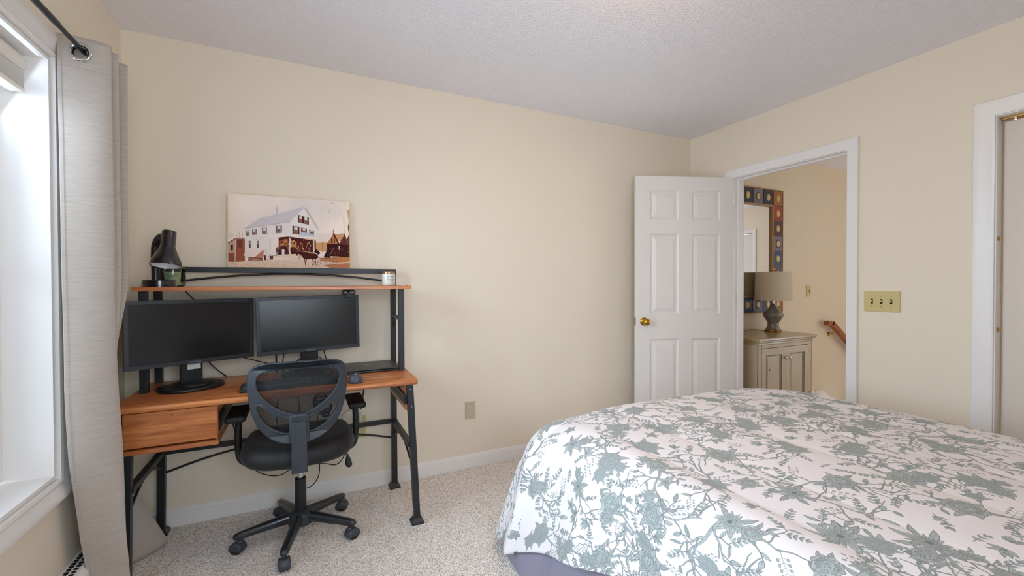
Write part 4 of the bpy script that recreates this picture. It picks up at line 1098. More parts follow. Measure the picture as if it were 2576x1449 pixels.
# horse and buggy
HB = (86, 30, 24)
pp(HB, (1235, 1110), (1250, 1070), (1290, 1055), (1330, 1080), (1420, 1095), (1540, 1100), (1590, 1120), (1600, 1160), (1560, 1190), (1470, 1190), (1400, 1200), (1360, 1190), (1310, 1130), (1270, 1105), (1250, 1135), (1232, 1140))
for a, b, c_, d_ in ((1365, 1190, 1385, 1310), (1400, 1195, 1375, 1260), (1500, 1185, 1515, 1300), (1540, 1180, 1550, 1300), (1515, 1230, 1495, 1300)): cv.stroke(P_([(a, b), ((a + c_) / 2 + 6, (b + d_) / 2), (c_, d_)]), 9, HB, 1, 5)
cv.stroke(P_([(1240, 1060), (1300, 1058), (1420, 1075), (1560, 1090)]), 4, (232, 214, 206)); cv.stroke(P_([(1300, 1100), (1600, 1170), (1800, 1180)]), 3, (60, 30, 34))
cv.stroke(P_([(1285, 1120), (1278, 1200)]), 5, (150, 110, 96)); cv.stroke(P_([(1300, 1120), (1296, 1195)]), 4, (150, 110, 96))
def wheel(cx_, cy_, r_):
    t = np.linspace(0, 2 * PI, 30); cv.stroke(P_([(cx_ + r_ * math.cos(a), cy_ + r_ * math.sin(a)) for a in t]), 2.6, (120, 96, 108))
    for a in np.linspace(0, PI, 8)[:-1]: cv.stroke(P_([(cx_ - r_ * math.cos(a), cy_ - r_ * math.sin(a)), (cx_ + r_ * math.cos(a), cy_ + r_ * math.sin(a))]), 1.3, (140, 112, 120))
wheel(1725, 1230, 78); wheel(1865, 1232, 60); wheel(1585, 1240, 55)
pp((56, 22, 26), (1720, 1100), (1760, 1030), (1830, 1040), (1840, 1090), (1800, 1170), (1690, 1160)); cv.stroke(P_([(1790, 1130), (1870, 1010)]), 5, (190, 150, 120)); pp((60, 26, 26), (1560, 1020), (1640, 1090), (1600, 1120), (1530, 1070)); cv.ell(*P_([(1750, 1030)])[0], 8, 8, (150, 96, 76))
gr = r5.normal(0, 1, (PHp // 3, PWp // 3)).repeat(3, 0).repeat(3, 1)[:PHp, :PWp]; cv.a *= (1 + .022 * gr[..., None])
tan = np.clip(np.exp(-xx / 140.) + np.exp(-(PHp - yy) / 120.) + .6 * np.exp(-(PWp - xx) / 160.), 0, 1)[..., None]; cv.a = cv.a * (1 - .16 * tan * (1 - np.array([1.0, .80, .55])))
cv.a = 255 * (np.clip(cv.a, 0, 255) / 255) ** 1.12
cv.a[:, :6] = cv.a[:, :6] * .6 + np.array([226, 206, 160]) * .4
for (X, Y) in ((1835, 245), (1850, 262), (1878, 260), (2055, 232), (2078, 262), (2060, 290), (1812, 352), (1800, 385), (1795, 412), (1645, 398)): cv.ell(*P_([(X, Y)])[0], 4, 3.5, (88, 70, 52), .8)
M_PRINT = print_mat('printed_canvas', cv.image('old_store_print'), .7)
M_CANVE = mat('canvas_edge', '#d9c79c', .8, var=(50, .15))
PX, PZ, pw, ph = -.055, 1.3035, .596, .388
pic = thing('canvas_print', 'sepia canvas print of an old white store, standing on the hutch rail', 'picture', (PX, 2.655, PZ))
tilt = Matrix.Rotation(math.radians(-3.0), 4, 'X')
box('canvas', (-pw / 2, -.010, 0), (pw / 2, .010, ph), M_CANVE, pic, .0015, mtx=tilt)
me = bpy.data.meshes.new('print'); bm = bmesh.new(); uvl = bm.loops.layers.uv.new('UVMap')
q = [bm.verts.new(tilt @ Vector(p)) for p in ((-pw / 2 + .003, -.0106, .002), (pw / 2 - .002, -.0106, .002), (pw / 2 - .002, -.0106, ph - .002), (-pw / 2 + .003, -.0106, ph - .002))]
f = bm.faces.new(q)
for lp_, uv_ in zip(f.loops, ((0, 0), (1, 0), (1, 1), (0, 1))): lp_[uvl].uv = uv_
bm.to_mesh(me); bm.free(); link('print', me, M_PRINT, pic)

# ---- floral print for the comforter (one repeat tile, 1.2 m)
TS = 2560; TM = 1.28; K = TS / TM       # 2000 px per metre
fc = Canvas(TS, TS, (236, 230, 232), wrap=True)
PALE = (172, 179, 178); MID = (157, 164, 163); DRK = (112, 119, 119); LINE = (112, 119, 118)
rf = random.Random(21)
OCC = np.zeros((TS // 8, TS // 8), bool)
def occ_box(x, y, r):
    c = int(r // 8); X0, Y0 = int(x // 8), int(y // 8); n = TS // 8
    return (np.arange(Y0 - c, Y0 + c + 1) % n)[:, None], (np.arange(X0 - c, X0 + c + 1) % n)[None, :]
def free(x, y, r):
    a, b = occ_box(x, y, r); return OCC[a, b].mean() < .12
def mark(x, y, r): a, b = occ_box(x, y, r); OCC[a, b] = True
def jcol(c, j=7): d = rf.uniform(-j, j); return (c[0] + d, c[1] + d, c[2] + d)
def leafp(x, y, a, L_, w_, col=None, vein=True, chk=True):
    ex, ey = x + math.cos(a) * L_ * .6, y + math.sin(a) * L_ * .6
    if chk:
        if not free(ex, ey, L_ * .32): return False
        mark(ex, ey, L_ * .30)
    n = 9; up = []; dn = []
    bend = rf.uniform(-.35, .35)
    for i in range(n + 1):
        t = i / n; ww = w_ * math.sin(PI * t ** .8) ** .9; aa = a + bend * t; cx_ = x + math.cos(aa) * L_ * t; cy_ = y + math.sin(aa) * L_ * t
        up.append((cx_ - math.sin(aa) * ww, cy_ + math.cos(aa) * ww)); dn.append((cx_ + math.sin(aa) * ww, cy_ - math.cos(aa) * ww))
    pts = up + dn[::-1]
    fc.poly(pts, LINE); c = np.mean(pts, 0)
    fc.poly([(c[0] + (p[0] - c[0]) * .84, c[1] + (p[1] - c[1]) * .84) for p in pts], col or jcol(PALE if rf.random() < .5 else MID))
    if vein: fc.stroke([(x, y), (x + math.cos(a + bend * .5) * L_ * .8, y + math.sin(a + bend * .5) * L_ * .8)], 2.2, LINE, .9, 1)
    return True
def spray(x, y, a, s, k=5):
    cx_, cy_ = x + math.cos(a) * s * .5, y + math.sin(a) * s * .5
    if not free(cx_, cy_, s * .42): return
    for i in range(k): leafp(x, y, a + (i - (k - 1) / 2) * .5, s * (1 - .12 * abs(i - (k - 1) / 2)), s * .16, chk=False)
    mark(cx_, cy_, s * .45)
def twig(x, y, a, L_, k=4):
    """thin sprig with paired leaflets"""
    mx, my = x + math.cos(a) * L_ * .55, y + math.sin(a) * L_ * .55
    if not free(mx, my, L_ * .38): return
    p = [(x, y)]; aa = a
    for i in range(k):
        aa += rf.uniform(-.18, .18); x += math.cos(aa) * L_ / k; y += math.sin(aa) * L_ / k; p.append((x, y))
    fc.stroke(p, 4.5, LINE, 1, 2)
    for i, (px, py) in enumerate(p[1:]):
        s_ = L_ * (.34 - .03 * i)
        for sg in (-1, 1): leafp(px, py, aa + sg * rf.uniform(.6, .95), s_, s_ * .25, chk=False)
    leafp(x, y, aa, L_ * .34, L_ * .075, chk=False); mark(mx, my, L_ * .42)
def blossom(x, y, r, kind):
    if kind == 0:
        for ly, (rr_, kk) in enumerate(((1.0, 8), (.72, 6), (.46, 5), (.24, 3))):
            ph = rf.uniform(0, 6)
            for i in range(kk):
                a = ph + 2 * PI * i / kk; px, py = x + math.cos(a) * r * rr_ * .60, y + math.sin(a) * r * rr_ * .60; pr = r * rr_ * .48
                t_ = np.linspace(0, 2 * PI, 24, endpoint=False)
                pts = [(px + math.cos(t) * pr * (1 + .12 * math.sin(5 * (t - a) + ph)), py + math.sin(t) * pr * (1 + .12 * math.sin(5 * (t - a) + ph)) * .9) for t in t_]
                fc.poly(pts, DRK); fc.poly([(px + (p[0] - px) * .90, py + (p[1] - py) * .90) for p in pts], jcol(MID if ly % 2 else PALE, 9))
                for k_ in (-.45, -.15, .15, .45): fc.stroke([(px - math.cos(a) * pr * .2, py - math.sin(a) * pr * .2), (px + math.cos(a + k_) * pr * .75, py + math.sin(a + k_) * pr * .75)], 2, DRK, .5, 1)
    elif kind == 1:
        fc.ell(x, y, r * 1.02, r * 1.02, MID, 1, 26)
        for i in range(80):
            rr_ = r * math.sqrt(i / 80); a = i * 2.399; q = r * .115; X_, Y_ = x + math.cos(a) * rr_, y + math.sin(a) * rr_
            fc.ell(X_, Y_, q, q, DRK, .8, 9); fc.ell(X_, Y_, q * .78, q * .78, jcol(PALE), 1, 9); fc.ell(X_, Y_, q * .3, q * .3, DRK, 1, 6)
    else:
        for ly in (1.0, .72, .45):
            for i in range(16):
                a = 2 * PI * i / 16 + ly * 3; leafp(x + math.cos(a) * r * ly * .25, y + math.sin(a) * r * ly * .25, a, r * ly * .8, r * ly * .13, jcol(MID if ly < .9 else PALE), False, False)
        fc.ell(x, y, r * .16, r * .16, DRK)
def berries(x, y, a, s):
    mx, my = x + math.cos(a) * s * .6, y + math.sin(a) * s * .6
    if not free(mx, my, s * .4): return
    for i in range(4):
        t = (i + 1) / 4; cx_, cy_ = x + math.cos(a) * s * t, y + math.sin(a) * s * t
        for sg in (-1, 1):
            bx, by = cx_ + math.cos(a + sg * 1.0) * s * .26, cy_ + math.sin(a + sg * 1.0) * s * .26
            fc.stroke([(cx_, cy_), (bx, by)], 2, LINE, .9); fc.ell(bx, by, s * .085, s * .065, DRK, 1, 10, a); fc.ell(bx, by, s * .06, s * .045, PALE, 1, 10, a)
    fc.stroke([(x, y), (x + math.cos(a) * s, y + math.sin(a) * s)], 2.6, LINE, .9, 1.2); mark(mx, my, s * .42)
def branch(x, y, a, L_, w_, depth):
    n = 12; pts = [(x, y)]; aa = a; step = L_ / n; ph = rf.uniform(0, 6); cur = rf.uniform(.12, .24)
    for i in range(n):
        aa += cur * math.sin(ph + i * .8) + rf.uniform(-.1, .1); x += math.cos(aa) * step; y += math.sin(aa) * step; pts.append((x, y))
    w2_ = w_ * .4; P2 = np.array(pts)
    P2 = np.stack([np.interp(np.linspace(0, n, 49), np.arange(n + 1), P2[:, k]) for k in (0, 1)], 1)
    P2[2:-2] = (P2[:-4] + P2[1:-3] + P2[2:-2] + P2[3:-1] + P2[4:]) / 5
    fc.stroke(P2, w_ + 5, LINE, 1, w2_ + 3); fc.stroke(P2, w_, jcol(PALE if depth else MID), 1, w2_)
    fc.stroke(P2 + 1.5, w_ * .25, DRK, .5, 1)
    for p in pts: mark(p[0], p[1], 9)
    kids = []
    for i in range(2, n + 1):
        px, py = pts[i]; da = math.atan2(pts[i][1] - pts[i - 1][1], pts[i][0] - pts[i - 1][0]); sg = 1 if i % 2 else -1
        if depth > 0 and i in (3, 6, 9, 11): kids.append((px, py, da + sg * rf.uniform(.6, 1.15)))
        else: kids.append((px, py, da + sg * rf.uniform(.5, 1.2), 1))
    for k in kids:
        if len(k) == 3: branch(k[0], k[1], k[2], L_ * rf.uniform(.45, .62), w_ * .5, depth - 1)
    for k in kids:
        if len(k) == 4:
            q_ = rf.random()
            if q_ < .35: leafp(k[0], k[1], k[2], rf.uniform(50, 85), rf.uniform(10, 17))
            elif q_ < .60: spray(k[0], k[1], k[2], rf.uniform(60, 95), rf.choice((3, 5)))
            elif q_ < .88: twig(k[0], k[1], k[2], rf.uniform(90, 130))
            else: berries(k[0], k[1], k[2], rf.uniform(80, 120))
    if depth < 2 and rf.random() < .62:
        X_, Y_ = x + math.cos(aa) * 40, y + math.sin(aa) * 40
        if free(X_, Y_, 34): bloom(X_, Y_, rf.uniform(44, 66), rf.choice((0, 0, 0, 1, 2)))
    return (x, y), aa
def bloom(X_, Y_, r_, kind):
    a_ = rf.uniform(0, 6)
    for k in range(7):
        if rf.random() < .75: leafp(X_ + math.cos(a_ + k * .9) * r_ * .5, Y_ + math.sin(a_ + k * .9) * r_ * .5, a_ + k * .9 + rf.uniform(-.2, .2), r_ * rf.uniform(.9, 1.35), r_ * .21, chk=False)
    blossom(X_, Y_, r_, kind); mark(X_, Y_, r_ * 1.25)
def wrapd(p, q):
    dx = abs(p[0] - q[0]) % TS; dy = abs(p[1] - q[1]) % TS; return math.hypot(min(dx, TS - dx), min(dy, TS - dy))
bl = []; tries = 0
while len(bl) < 34 and tries < 6000:
    tries += 1; p = (rf.uniform(0, TS), rf.uniform(0, TS))
    if all(wrapd(p, q) > 350 for q in bl): bl.append(p)
ends = []
for i, p in enumerate(bl):
    mark(p[0], p[1], 70)
for i, p in enumerate(bl):
    a0 = rf.uniform(0, 6.28); branch(p[0], p[1], a0, rf.uniform(260, 380), 20 if i % 3 == 0 else 13, 2 if i % 3 == 0 else 1)
    if i % 2: branch(p[0], p[1], a0 + rf.uniform(2.0, 3.6), rf.uniform(200, 280), 11, 1)
for i, p in enumerate(bl):
    r_ = rf.uniform(72, 98); bloom(p[0], p[1], r_, (0, 0, 1, 0, 2)[i % 5]); a_ = rf.uniform(0, 6.28)
    if i % 3 != 1: bloom(p[0] + math.cos(a_) * r_ * 1.45, p[1] + math.sin(a_) * r_ * 1.45, r_ * .62, (0, 2, 1)[i % 3])
    if i % 4 == 0: bloom(p[0] - math.sin(a_) * r_ * 1.35, p[1] + math.cos(a_) * r_ * 1.35, r_ * .5, 0)
for k in range(900):
    x, y, a, q_ = rf.uniform(0, TS), rf.uniform(0, TS), rf.uniform(0, 6.3), rf.random()
    if not free(x + math.cos(a) * 40, y + math.sin(a) * 40, 66): continue
    if q_ < .35: twig(x, y, a, rf.uniform(95, 130))
    elif q_ < .6: spray(x, y, a, rf.uniform(60, 90), 5)
    elif q_ < .68: berries(x, y, a, 95)
    elif q_ < .85: twig(x, y, a, rf.uniform(70, 100), 3)
    else:
        for k_ in range(5): leafp(x, y, a + k_ * 1.25, 70, 14, chk=False)
        blossom(x, y, 38, rf.choice((0, 2))); mark(x, y, 62)
M_FLORAL = print_mat('floral_comforter_print', fc.image('floral_print'), .85, True, (1 / TM, 1 / TM))

# ================================================================== BED
BX0, BX1, BYF, BYH, BT = 1.105, 2.440, 1.650, -0.40, .611
bed = thing('bed', 'queen bed base with a lavender-grey pleated bed skirt', 'bed', ((BX0 + BX1) / 2, (BYF + BYH) / 2, 0))
OB = ((BX0 + BX1) / 2, (BYF + BYH) / 2, 0)
box('mattress', (BX0 - .13, BYH + .02, .33), (BX1 - .03, BYF - .04, .565), mat('mattress_ticking', '#e4e2e0', .8), bed, .04, OB, 3)
box('box_spring', (BX0 - .14, BYH + .02, .12), (BX1 - .03, BYF - .04, .33), MATS['mattress_ticking'], bed, .01, OB)
# bed skirt: gently pleated valance
bm = bmesh.new(); path = []
def addp(a, b, n):
    for i in range(n): t = i / n; path.append((a[0] + (b[0] - a[0]) * t, a[1] + (b[1] - a[1]) * t))
x0s, x1s, yfs = .918, BX1 + .09, BYF + .07
addp((x0s, BYH), (x0s, yfs - .02), 150); addp((x0s, yfs - .02), (x0s + .02, yfs), 4); addp((x0s + .02, yfs), (x1s - .02, yfs), 120); addp((x1s - .02, yfs), (x1s, yfs - .02), 4); addp((x1s, yfs - .02), (x1s, BYH), 150)
rows_ = [.36, .30, .22, .14, .07, .004]; G = []
for z in rows_:
    fl = (.36 - z) / .36; row = []
    for i, (x, y) in enumerate(path):
        j = (i + 1) % len(path) if i < len(path) - 1 else i; k = max(i - 1, 0); dx, dy = path[j][0] - path[k][0], path[j][1] - path[k][1]; l = math.hypot(dx, dy) or 1; nx_, ny_ = -dy / l, dx / l
        s_ = i * .0135; o_ = .010 * math.sin(s_ * 21) * fl + .04 * fl + .012 * noise.noise(Vector((s_ * 3, z * 4, 0))) * fl
        if 100 < i < 160: o_ += .085 * fl * math.exp(-((i - 148) / 16) ** 2)
        pl_ = (s_ * 1.05 + .12) % .5
        if pl_ < .03: o_ -= .03 * (1 - abs(pl_ - .015) / .015)
        row.append(bm.verts.new((x + nx_ * o_, y + ny_ * o_, z)))
    G.append(row)
for a, b in zip(G[:-1], G[1:]):
    for i in range(len(path) - 1): bm.faces.new((a[i], a[i + 1], b[i + 1], b[i]))
link('bed_skirt', me_from(bm, off=OB), M_SKIRT, bed, True)

# comforter draped over the bed
DRP = .636
def edge_f(d, r=.20, fl=math.radians(16)):
    q = PI / 2 - fl; a = d / r
    if a < q: return r * math.sin(a), r * (1 - math.cos(a))
    return r * math.sin(q) + (d - r * q) * math.sin(fl), r * (1 - math.cos(q)) + (d - r * q) * math.cos(fl)
SEAM0, SEAMD = 1.004, .3045
def comforter(u, v):
    """u: across (0 at left mattress edge), v: from the foot edge towards the head"""
    wid = BX1 - BX0; dl = max(0, -u); dr = max(0, u - wid); df = max(0, -v)
    dx = dl if dl > 0 else dr; sx = -1 if dl > 0 else 1
    d = math.hypot(dx, df) if (dx > 0 and df > 0) else max(dx, df)
    if dx > 0 and df > 0: d = min((dx ** 4 + df ** 4) ** .25, DRP * 1.05)
    out, drop = edge_f(d) if d > 0 else (0, 0)
    ux, uf = (dx / math.hypot(dx, df), df / math.hypot(dx, df)) if d > 0 else (0, 0)
    if dx > 0 and df > 0: out *= 1.12
    # soft flutes in the hanging part
    if d > .08:
        fl_ = min(1, (d - .08) / .25); s_ = (v if dx > df else u)
        out += .010 * math.sin(s_ * 17 + 1) * fl_ + .012 * noise.noise(Vector((s_ * 4, d * 2, 7))) * fl_
    x = BX0 + min(max(u, 0), wid) + sx * out * ux; y = BYF - max(v, 0) + out * uf
    z = BT - drop
    # quilting: puffy channels parallel to the bed length
    s = ((BX0 + u) - SEAM0) / SEAMD; fr_ = s - math.floor(s); puff = (1 - (abs(2 * fr_ - 1)) ** 2.4)
    groove = math.exp(-(min(fr_, 1 - fr_) * SEAMD / .006) ** 2)
    amp = .007 * (1 if dl == 0 else .6)
    edge_ = min(1, max(0, min(u, wid - u)) / .22); h = amp * edge_ * (puff - .75) - .0025 * groove
    h += .006 * noise.noise(Vector((u * 2.2, v * 1.6, 1.5))) + .002 * noise.noise(Vector((u * 7, v * 4.5, 2.5)))
    wr = noise.noise(Vector((u * 3 + v * 1.2, v * 9 - u * 3, 5.0))); h += .0025 * max(0, wr)
    # raised crease near the middle right as in the photo
    dd = (BX0 + u - 1.86) - (1.05 - (BYF - v)) * .15; h += .012 * math.exp(-(dd / .03) ** 2) * math.exp(-(((BYF - v) - .95) / .30) ** 2)
    crown = .012 * math.sin(PI * min(max(u / wid, 0), 1))
    if d > 0:
        vert = min(1, d / .13); z += h * (1 - vert); x += sx * h * ux * vert; y += h * uf * vert
    else: z += h + crown
    # soften the mattress corner
    eu = max(0, min(u, wid - u)); ev = max(0, v)
    z -= .006 * math.exp(-eu / .06) + .012 * math.exp(-ev / .06) + 0.018 * math.exp(-((eu ** 2 + ev ** 2) / .13 ** 2))
    if dl > 0 and df == 0:   # hem rises away from the corner
        z += 0.20 * (dl / DRP) * min(1, v / .58); x += .05 * (dl / DRP) * min(1, v / .5)
    return Vector((x, y, max(z, .012)))
wid = BX1 - BX0; us = np.arange(-DRP, wid + DRP + .001, .0115); vs_ = np.arange(-DRP, BYF - BYH + .001, .0125)
bm = bmesh.new(); uvl = bm.loops.layers.uv.new('UVMap'); G = []
for v in vs_: G.append([bm.verts.new(comforter(float(u), float(v)) - Vector(OB)) for u in us])
for i in range(len(vs_) - 1):
    for j in range(len(us) - 1):
        f = bm.faces.new((G[i][j], G[i][j + 1], G[i + 1][j + 1], G[i + 1][j])); f.smooth = True
        for lp_, (a, b) in zip(f.loops, ((i, j), (i, j + 1), (i + 1, j + 1), (i + 1, j))): lp_[uvl].uv = (us[b] + .31, vs_[a] + .47)
me = bpy.data.meshes.new('comforter'); bm.to_mesh(me); bm.free()
cf = link('comforter', me, M_FLORAL); cf.location = OB
md = cf.modifiers.new('thickness', 'SOLIDIFY'); md.thickness = .012; md.offset = -1
tagtop(cf, 'white comforter with grey-green branch and blossom print covering the bed', 'comforter')

# ================================================================== LANDING: cabinet, lamp, mirror, handrail
cb = thing('cabinet', 'greige painted pine cabinet with two panelled doors under the landing mirror', 'cabinet', (3.645, 2.46, 0))
OC = (3.645, 2.46, 0)
cx0, cx1, cy0, cy1, ct_ = 3.285, 4.000, 2.268, 2.672, .765
box('body', (cx0, cy0 + .02, .06), (cx1, cy1, ct_ - .055), M_PINE, cb, .002, OC)
rc2 = lambda a, b, c, d: [(a, c), (b, c), (b, d), (a, d)]
fm = T(0, cy0 + .010, 0) @ XZ; fm = Matrix.Translation(-Vector(OC)) @ fm
plate('face_frame', [rc2(cx0, cx1, .06, ct_ - .055), rc2(cx0 + .045, cx1 - .045, .13, ct_ - .085)], .022, M_PINE, cb, .0015, fm)
mx_ = (cx0 + cx1) / 2
for s, (a, b) in ((-1, (cx0 + .048, mx_ - .0015)), (1, (mx_ + .0015, cx1 - .048))):
    dpl = plate('cabinet_door', [rc2(a, b, .133, ct_ - .088), rc2(a + .052, b - .052, .20, ct_ - .145)], .020, M_PINE, cb, .0015, Matrix.Translation(-Vector(OC)) @ T(0, cy0 + .007, 0) @ XZ)
    bm = bmesh.new(); rings = []
    for ins, dy in ((0, .012), (.004, .012), (.030, .001), (.032, .001)):
        rings.append([bm.verts.new((x, cy0 + dy, z)) for x, z in ((a + .052 + ins, .20 + ins), (b - .052 - ins, .20 + ins), (b - .052 - ins, ct_ - .145 - ins), (a + .052 + ins, ct_ - .145 - ins))])
    for p, q in zip(rings[:-1], rings[1:]):
        for i in range(4): bm.faces.new((p[i], p[(i + 1) % 4], q[(i + 1) % 4], q[i]))
    bm.faces.new(rings[-1]); link('raised_panel', me_from(bm, off=OC), M_PINE, dpl)
    gl_ = sweep_frame('glaze_line', [(a + .052, .20), (a + .052, ct_ - .145), (b - .052, ct_ - .145), (b - .052, .20)], [(-.0035, 0), (-.0035, .003), (.001, .003), (.001, 0)], True, lambda p, q, d: Vector((p, cy0 + .001 - d, q)), mat('brown_glaze', '#5e4526', .5), dpl)
    gl_.data.transform(Matrix.Translation(-Vector(OC)))
    kx = (b - .020) if s < 0 else (a + .020)
    lathe('knob', [(.008, 0), (.007, .008), (.013, .016), (.015, .022), (.011, .029), (.003, .031)], mat('pewter', '#c2b9a8', .25, metal=.8), dpl, 20, Vector((kx, cy0 - .003, .590)) - Vector(OC), Matrix.Rotation(PI / 2, 3, 'X'))
    hx_ = a - .002 if s < 0 else b + .002
    for z in (.22, .60): box('hinge', (hx_ - .004, cy0 - .005, z), (hx_ + .004, cy0 + .002, z + .045), M_ABRASS, dpl, 0, OC)
bm = bmesh.new()
bbox(bm, (3.262, 2.238, ct_ - .022), (4.040, cy1 + .004, ct_), .006); bbox(bm, (3.270, 2.246, ct_ - .036), (4.030, cy1 + .002, ct_ - .022), .005); bbox(bm, (3.278, 2.256, ct_ - .056), (4.012, cy1, ct_ - .036), .006)
link('cabinet_top', me_from(bm, off=OC), mat('greige_top', '#a8946e', .28, var=(4, .12), coat=.3), cb)
for x in (cx0 + .001, cx0 + .046, cx1 - .046, cx1 - .001):
    box('glaze_line', (x - .0018, cy0 - .0022, .07), (x + .0018, cy0 + .003, ct_ - .057), MATS['brown_glaze'], cb, 0, OC)
for x, z in ((cx1 - .02, .26), (cx0 + .15, .50)):
    lathe('pine_knot', [(.009, 0), (.007, .0008)], MATS['brown_glaze'], cb, 12, Vector((x, cy0 - .001 + (.002 if x < 3.6 else 0), z)) - Vector(OC), Matrix.Rotation(PI / 2, 3, 'X'))
box('plinth', (cx0 - .006, cy0 - .004, 0), (cx1 + .006, cy1, .06), M_PINE, cb, .003, OC)

LXp, LYp = 3.862, 2.520
tl_ = thing('table_lamp', 'grey glazed gourd table lamp with a beige drum shade on the landing cabinet', 'lamp', (LXp, LYp, ct_))
lathe('lamp_foot', [(.064, 0), (.066, .003), (.066, .024), (.060, .028)], M_ABRASS, tl_, 40)
lathe('lamp_body', [(.058, .028), (.050, .050), (.045, .072), (.048, .092), (.066, .118), (.082, .146), (.084, .160), (.076, .178), (.052, .198), (.034, .216), (.027, .240), (.024, .262)], mat('grey_glaze', '#6c675e', .12, coat=.6), tl_, 48, ang=80)
lathe('lamp_neck', [(.014, .262), (.014, .300), (.018, .302), (.018, .330)], M_CHROME, tl_, 20)
lathe('lamp_shade', [(.150, .288), (.151, .288), (.144, .548), (.1425, .548), (.149, .290)], M_SHADE, tl_, 64, capb=False, capt=False)
lathe('finial', [(.004, .52), (.004, .556), (.013, .562), (.015, .572), (.010, .584), (.003, .588)], M_COPPER, tl_, 20)
for a in (0, 2 * PI / 3, 4 * PI / 3): tube('harp_arm', [(0, 0, .535), (.143 * math.cos(a), .143 * math.sin(a), .540)], .0018, M_CHROME, tl_, 6)
cable('thin dark lamp cord lying on the landing cabinet top', [(3.80, 2.55, .772), (3.76, 2.60, .782), (3.70, 2.62, .785), (3.66, 2.66, .768), (3.65, 2.683, .70)], .002)

# mirror with tiled frame
mz0, mz1, mx0, mx1 = .928, 2.108, 3.325, 4.222
mr = thing('wall_mirror', 'tall mirror framed in coloured square tiles with gold medallions on the landing', 'mirror', ((mx0 + mx1) / 2, D, (mz0 + mz1) / 2))
OM = ((mx0 + mx1) / 2, D, (mz0 + mz1) / 2)
fy = D - .030
mmap = lambda a, b, d: Vector((a, D - d, b))
FB = .158
M_FRW = wood('mirror_frame_wood', '#3a1e10', '#6b4426', scale=(6, 6, 6)); M_FRL = mat('worn_gold_edge', '#9c7a4c', .45, var=(30, .2))
def offm(o): o.data.transform(Matrix.Translation(-Vector(OM))); return o
inn = [(mx0 + FB, mz0 + FB), (mx0 + FB, mz1 - FB), (mx1 - FB, mz1 - FB), (mx1 - FB, mz0 + FB)]
offm(sweep_frame('frame', inn, [(0, 0), (0, .030), (FB - .002, .030), (FB - .002, 0)], True, mmap, M_FRW, mr))
offm(sweep_frame('frame_edge', [(mx0 + .006, mz0 + .006), (mx0 + .006, mz1 - .006), (mx1 - .006, mz1 - .006), (mx1 - .006, mz0 + .006)], [(-.004, .0), (-.004, .036), (.006, .033), (.006, 0)], True, mmap, M_FRL, mr))
offm(sweep_frame('frame_edge', inn, [(-.008, .012), (-.008, .030), (.003, .037), (.008, .036), (.008, .012)], True, mmap, M_FRL, mr))
box('mirror_glass', (mx0 + FB - .01, D - .014, mz0 + FB - .01), (mx1 - FB + .01, D - .010, mz1 - FB + .01), M_MIRROR, mr, 0, OM)
tc_ = {'o': '#9a5a26', 'r': '#94301a', 'm': '#4c1c14', 'g': '#6e6570', 'b': '#2f4058', 'd': '#262430', 'p': '#58414a'}
NT, NV = 6, 8
tw = (mx1 - mx0 - .018) / NT; tv = (mz1 - mz0 - .018) / NV
tile_meshes = {}
def tile(i, j, cc, outline):
    cx_ = mx1 - .009 - tw * (i + .5); cz_ = mz1 - .009 - tv * (j + .5)
    key = ('t', cc)
    if key not in tile_meshes:
        b = bmesh.new(); w_, h_ = tw / 2 - .004, tv / 2 - .004
        bbox(b, (-w_, -.006, -h_), (w_, 0, h_), .002); me_ = me_from(b); me_.materials.append(mat('tile_' + {'o': 'ochre', 'r': 'red', 'm': 'maroon', 'g': 'mauve', 'b': 'blue', 'd': 'ink_blue', 'p': 'plum'}[cc], tc_[cc], .5, var=(40, .2))); tile_meshes[key] = me_
    t_ = bpy.data.objects.new('tile', tile_meshes[key]); COL.objects.link(t_); t_.parent = mr; t_.location = Vector((cx_, D - .029, cz_)) - Vector(OM)
    for nm, mk in (('medallion_ring', 'k'), ('medallion', 'g')):
        if nm not in tile_meshes:
            b = bmesh.new(); rx, rz_, dep = ((.032, .040, .0015) if mk == 'k' else (.026, .034, .005)); N = 20
            A_ = [b.verts.new((rx * math.cos(2 * PI * q / N), 0, rz_ * math.sin(2 * PI * q / N))) for q in range(N)]
            B_ = [b.verts.new((rx * .8 * math.cos(2 * PI * q / N), -dep, rz_ * .8 * math.sin(2 * PI * q / N))) for q in range(N)]
            for q in range(N): b.faces.new((A_[q], A_[(q + 1) % N], B_[(q + 1) % N], B_[q]))
            b.faces.new(B_); me_ = me_from(b); me_.materials.append(mat('medallion_outline', '#2a1a12', .6) if mk == 'k' else M_MEDAL); tile_meshes[nm] = me_
        if mk == 'k' and not outline: continue
        q = bpy.data.objects.new(nm, tile_meshes[nm]); COL.objects.link(q); q.parent = t_; q.location = (0, -.0062, 0)
top = 'odgdob'; right = 'ormgbpro'; bot = 'obgbmo'; left = 'bgmrbgdo'
for i in range(NT): tile(i, 0, top[i], top[i] in 'g'); tile(i, NV - 1, bot[i], bot[i] in 'go')
for j in range(1, NV - 1): tile(0, j, right[j], right[j] in 'gp'); tile(NT - 1, j, left[j], left[j] == 'g')

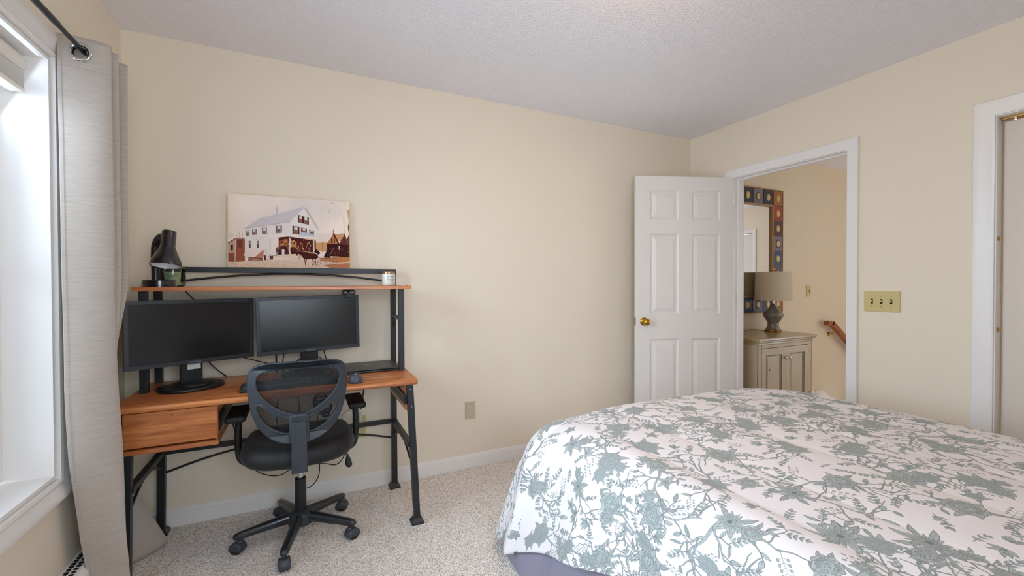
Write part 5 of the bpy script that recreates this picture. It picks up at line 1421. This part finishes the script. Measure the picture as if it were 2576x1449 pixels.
# handrail
hr = thing('handrail', 'varnished wooden stair handrail descending along the landing wall', 'handrail', (4.885, 2.625, .780))
def rail(name, pts, parent):
    bm = bmesh.new(); btube(bm, pts, .024, 4, True, .95, None, True); return shade(link(name, me_from(bm), M_WOODR, parent))
rail('rail', [(.085, 0, .012), (.10, 0, .003), (1.45, 0, -.94)], hr)
rail('rail_end', [(0, 0, .012), (.09, 0, .012), (.105, 0, .004)], hr)
for k in (0.16, 1.15):
    br = tube('bracket', spline([(k, 0, -.058 - (k - .16) * .70), (k, .02, -.10 - (k - .16) * .70), (k, .058, -.115 - (k - .16) * .70)], 5), .006, M_BRASS, hr, 8)
    lathe('rosette', [(.022, 0), (.020, .005), (.008, .008)], M_BRASS, br, 20, (k, .0645, -.115 - (k - .16) * .70), Matrix.Rotation(PI / 2, 3, 'X'))

# ================================================================== carpet pile where the floor is seen close up
sx_, sy_ = .0048, .0048
xs = np.arange(-.72, 1.30, sx_); ys = np.arange(1.30, 2.675, sy_); X, Y = np.meshgrid(xs, ys)
X = X + rng.uniform(-.0017, .0017, X.shape); Y = Y + rng.uniform(-.0017, .0017, Y.shape)
Z = rng.uniform(.0004, .0050, X.shape); nxp, nyp = len(xs), len(ys)
Z[0, :] = Z[-1, :] = Z[:, 0] = Z[:, -1] = .0002
co = np.stack([X, Y, Z], -1).reshape(-1, 3).astype(np.float32)
ii, jj = np.meshgrid(np.arange(nyp - 1), np.arange(nxp - 1), indexing='ij'); a = (ii * nxp + jj).ravel()
F = np.stack([a, a + 1, a + 1 + nxp, a + nxp], 1).astype(np.int32)
me = bpy.data.meshes.new('carpet_pile'); me.vertices.add(len(co)); me.vertices.foreach_set('co', co.ravel())
me.loops.add(F.size); me.loops.foreach_set('vertex_index', F.ravel()); me.polygons.add(len(F)); me.polygons.foreach_set('loop_start', np.arange(0, F.size, 4, dtype=np.int32)); me.polygons.foreach_set('loop_total', np.full(len(F), 4, np.int32))
me.update(); me.validate()
cpile = link('carpet_pile', me, M_CARPET, None, True, 'stuff')
tagtop(cpile, 'beige speckled carpet pile around the desk and chair', 'carpet')
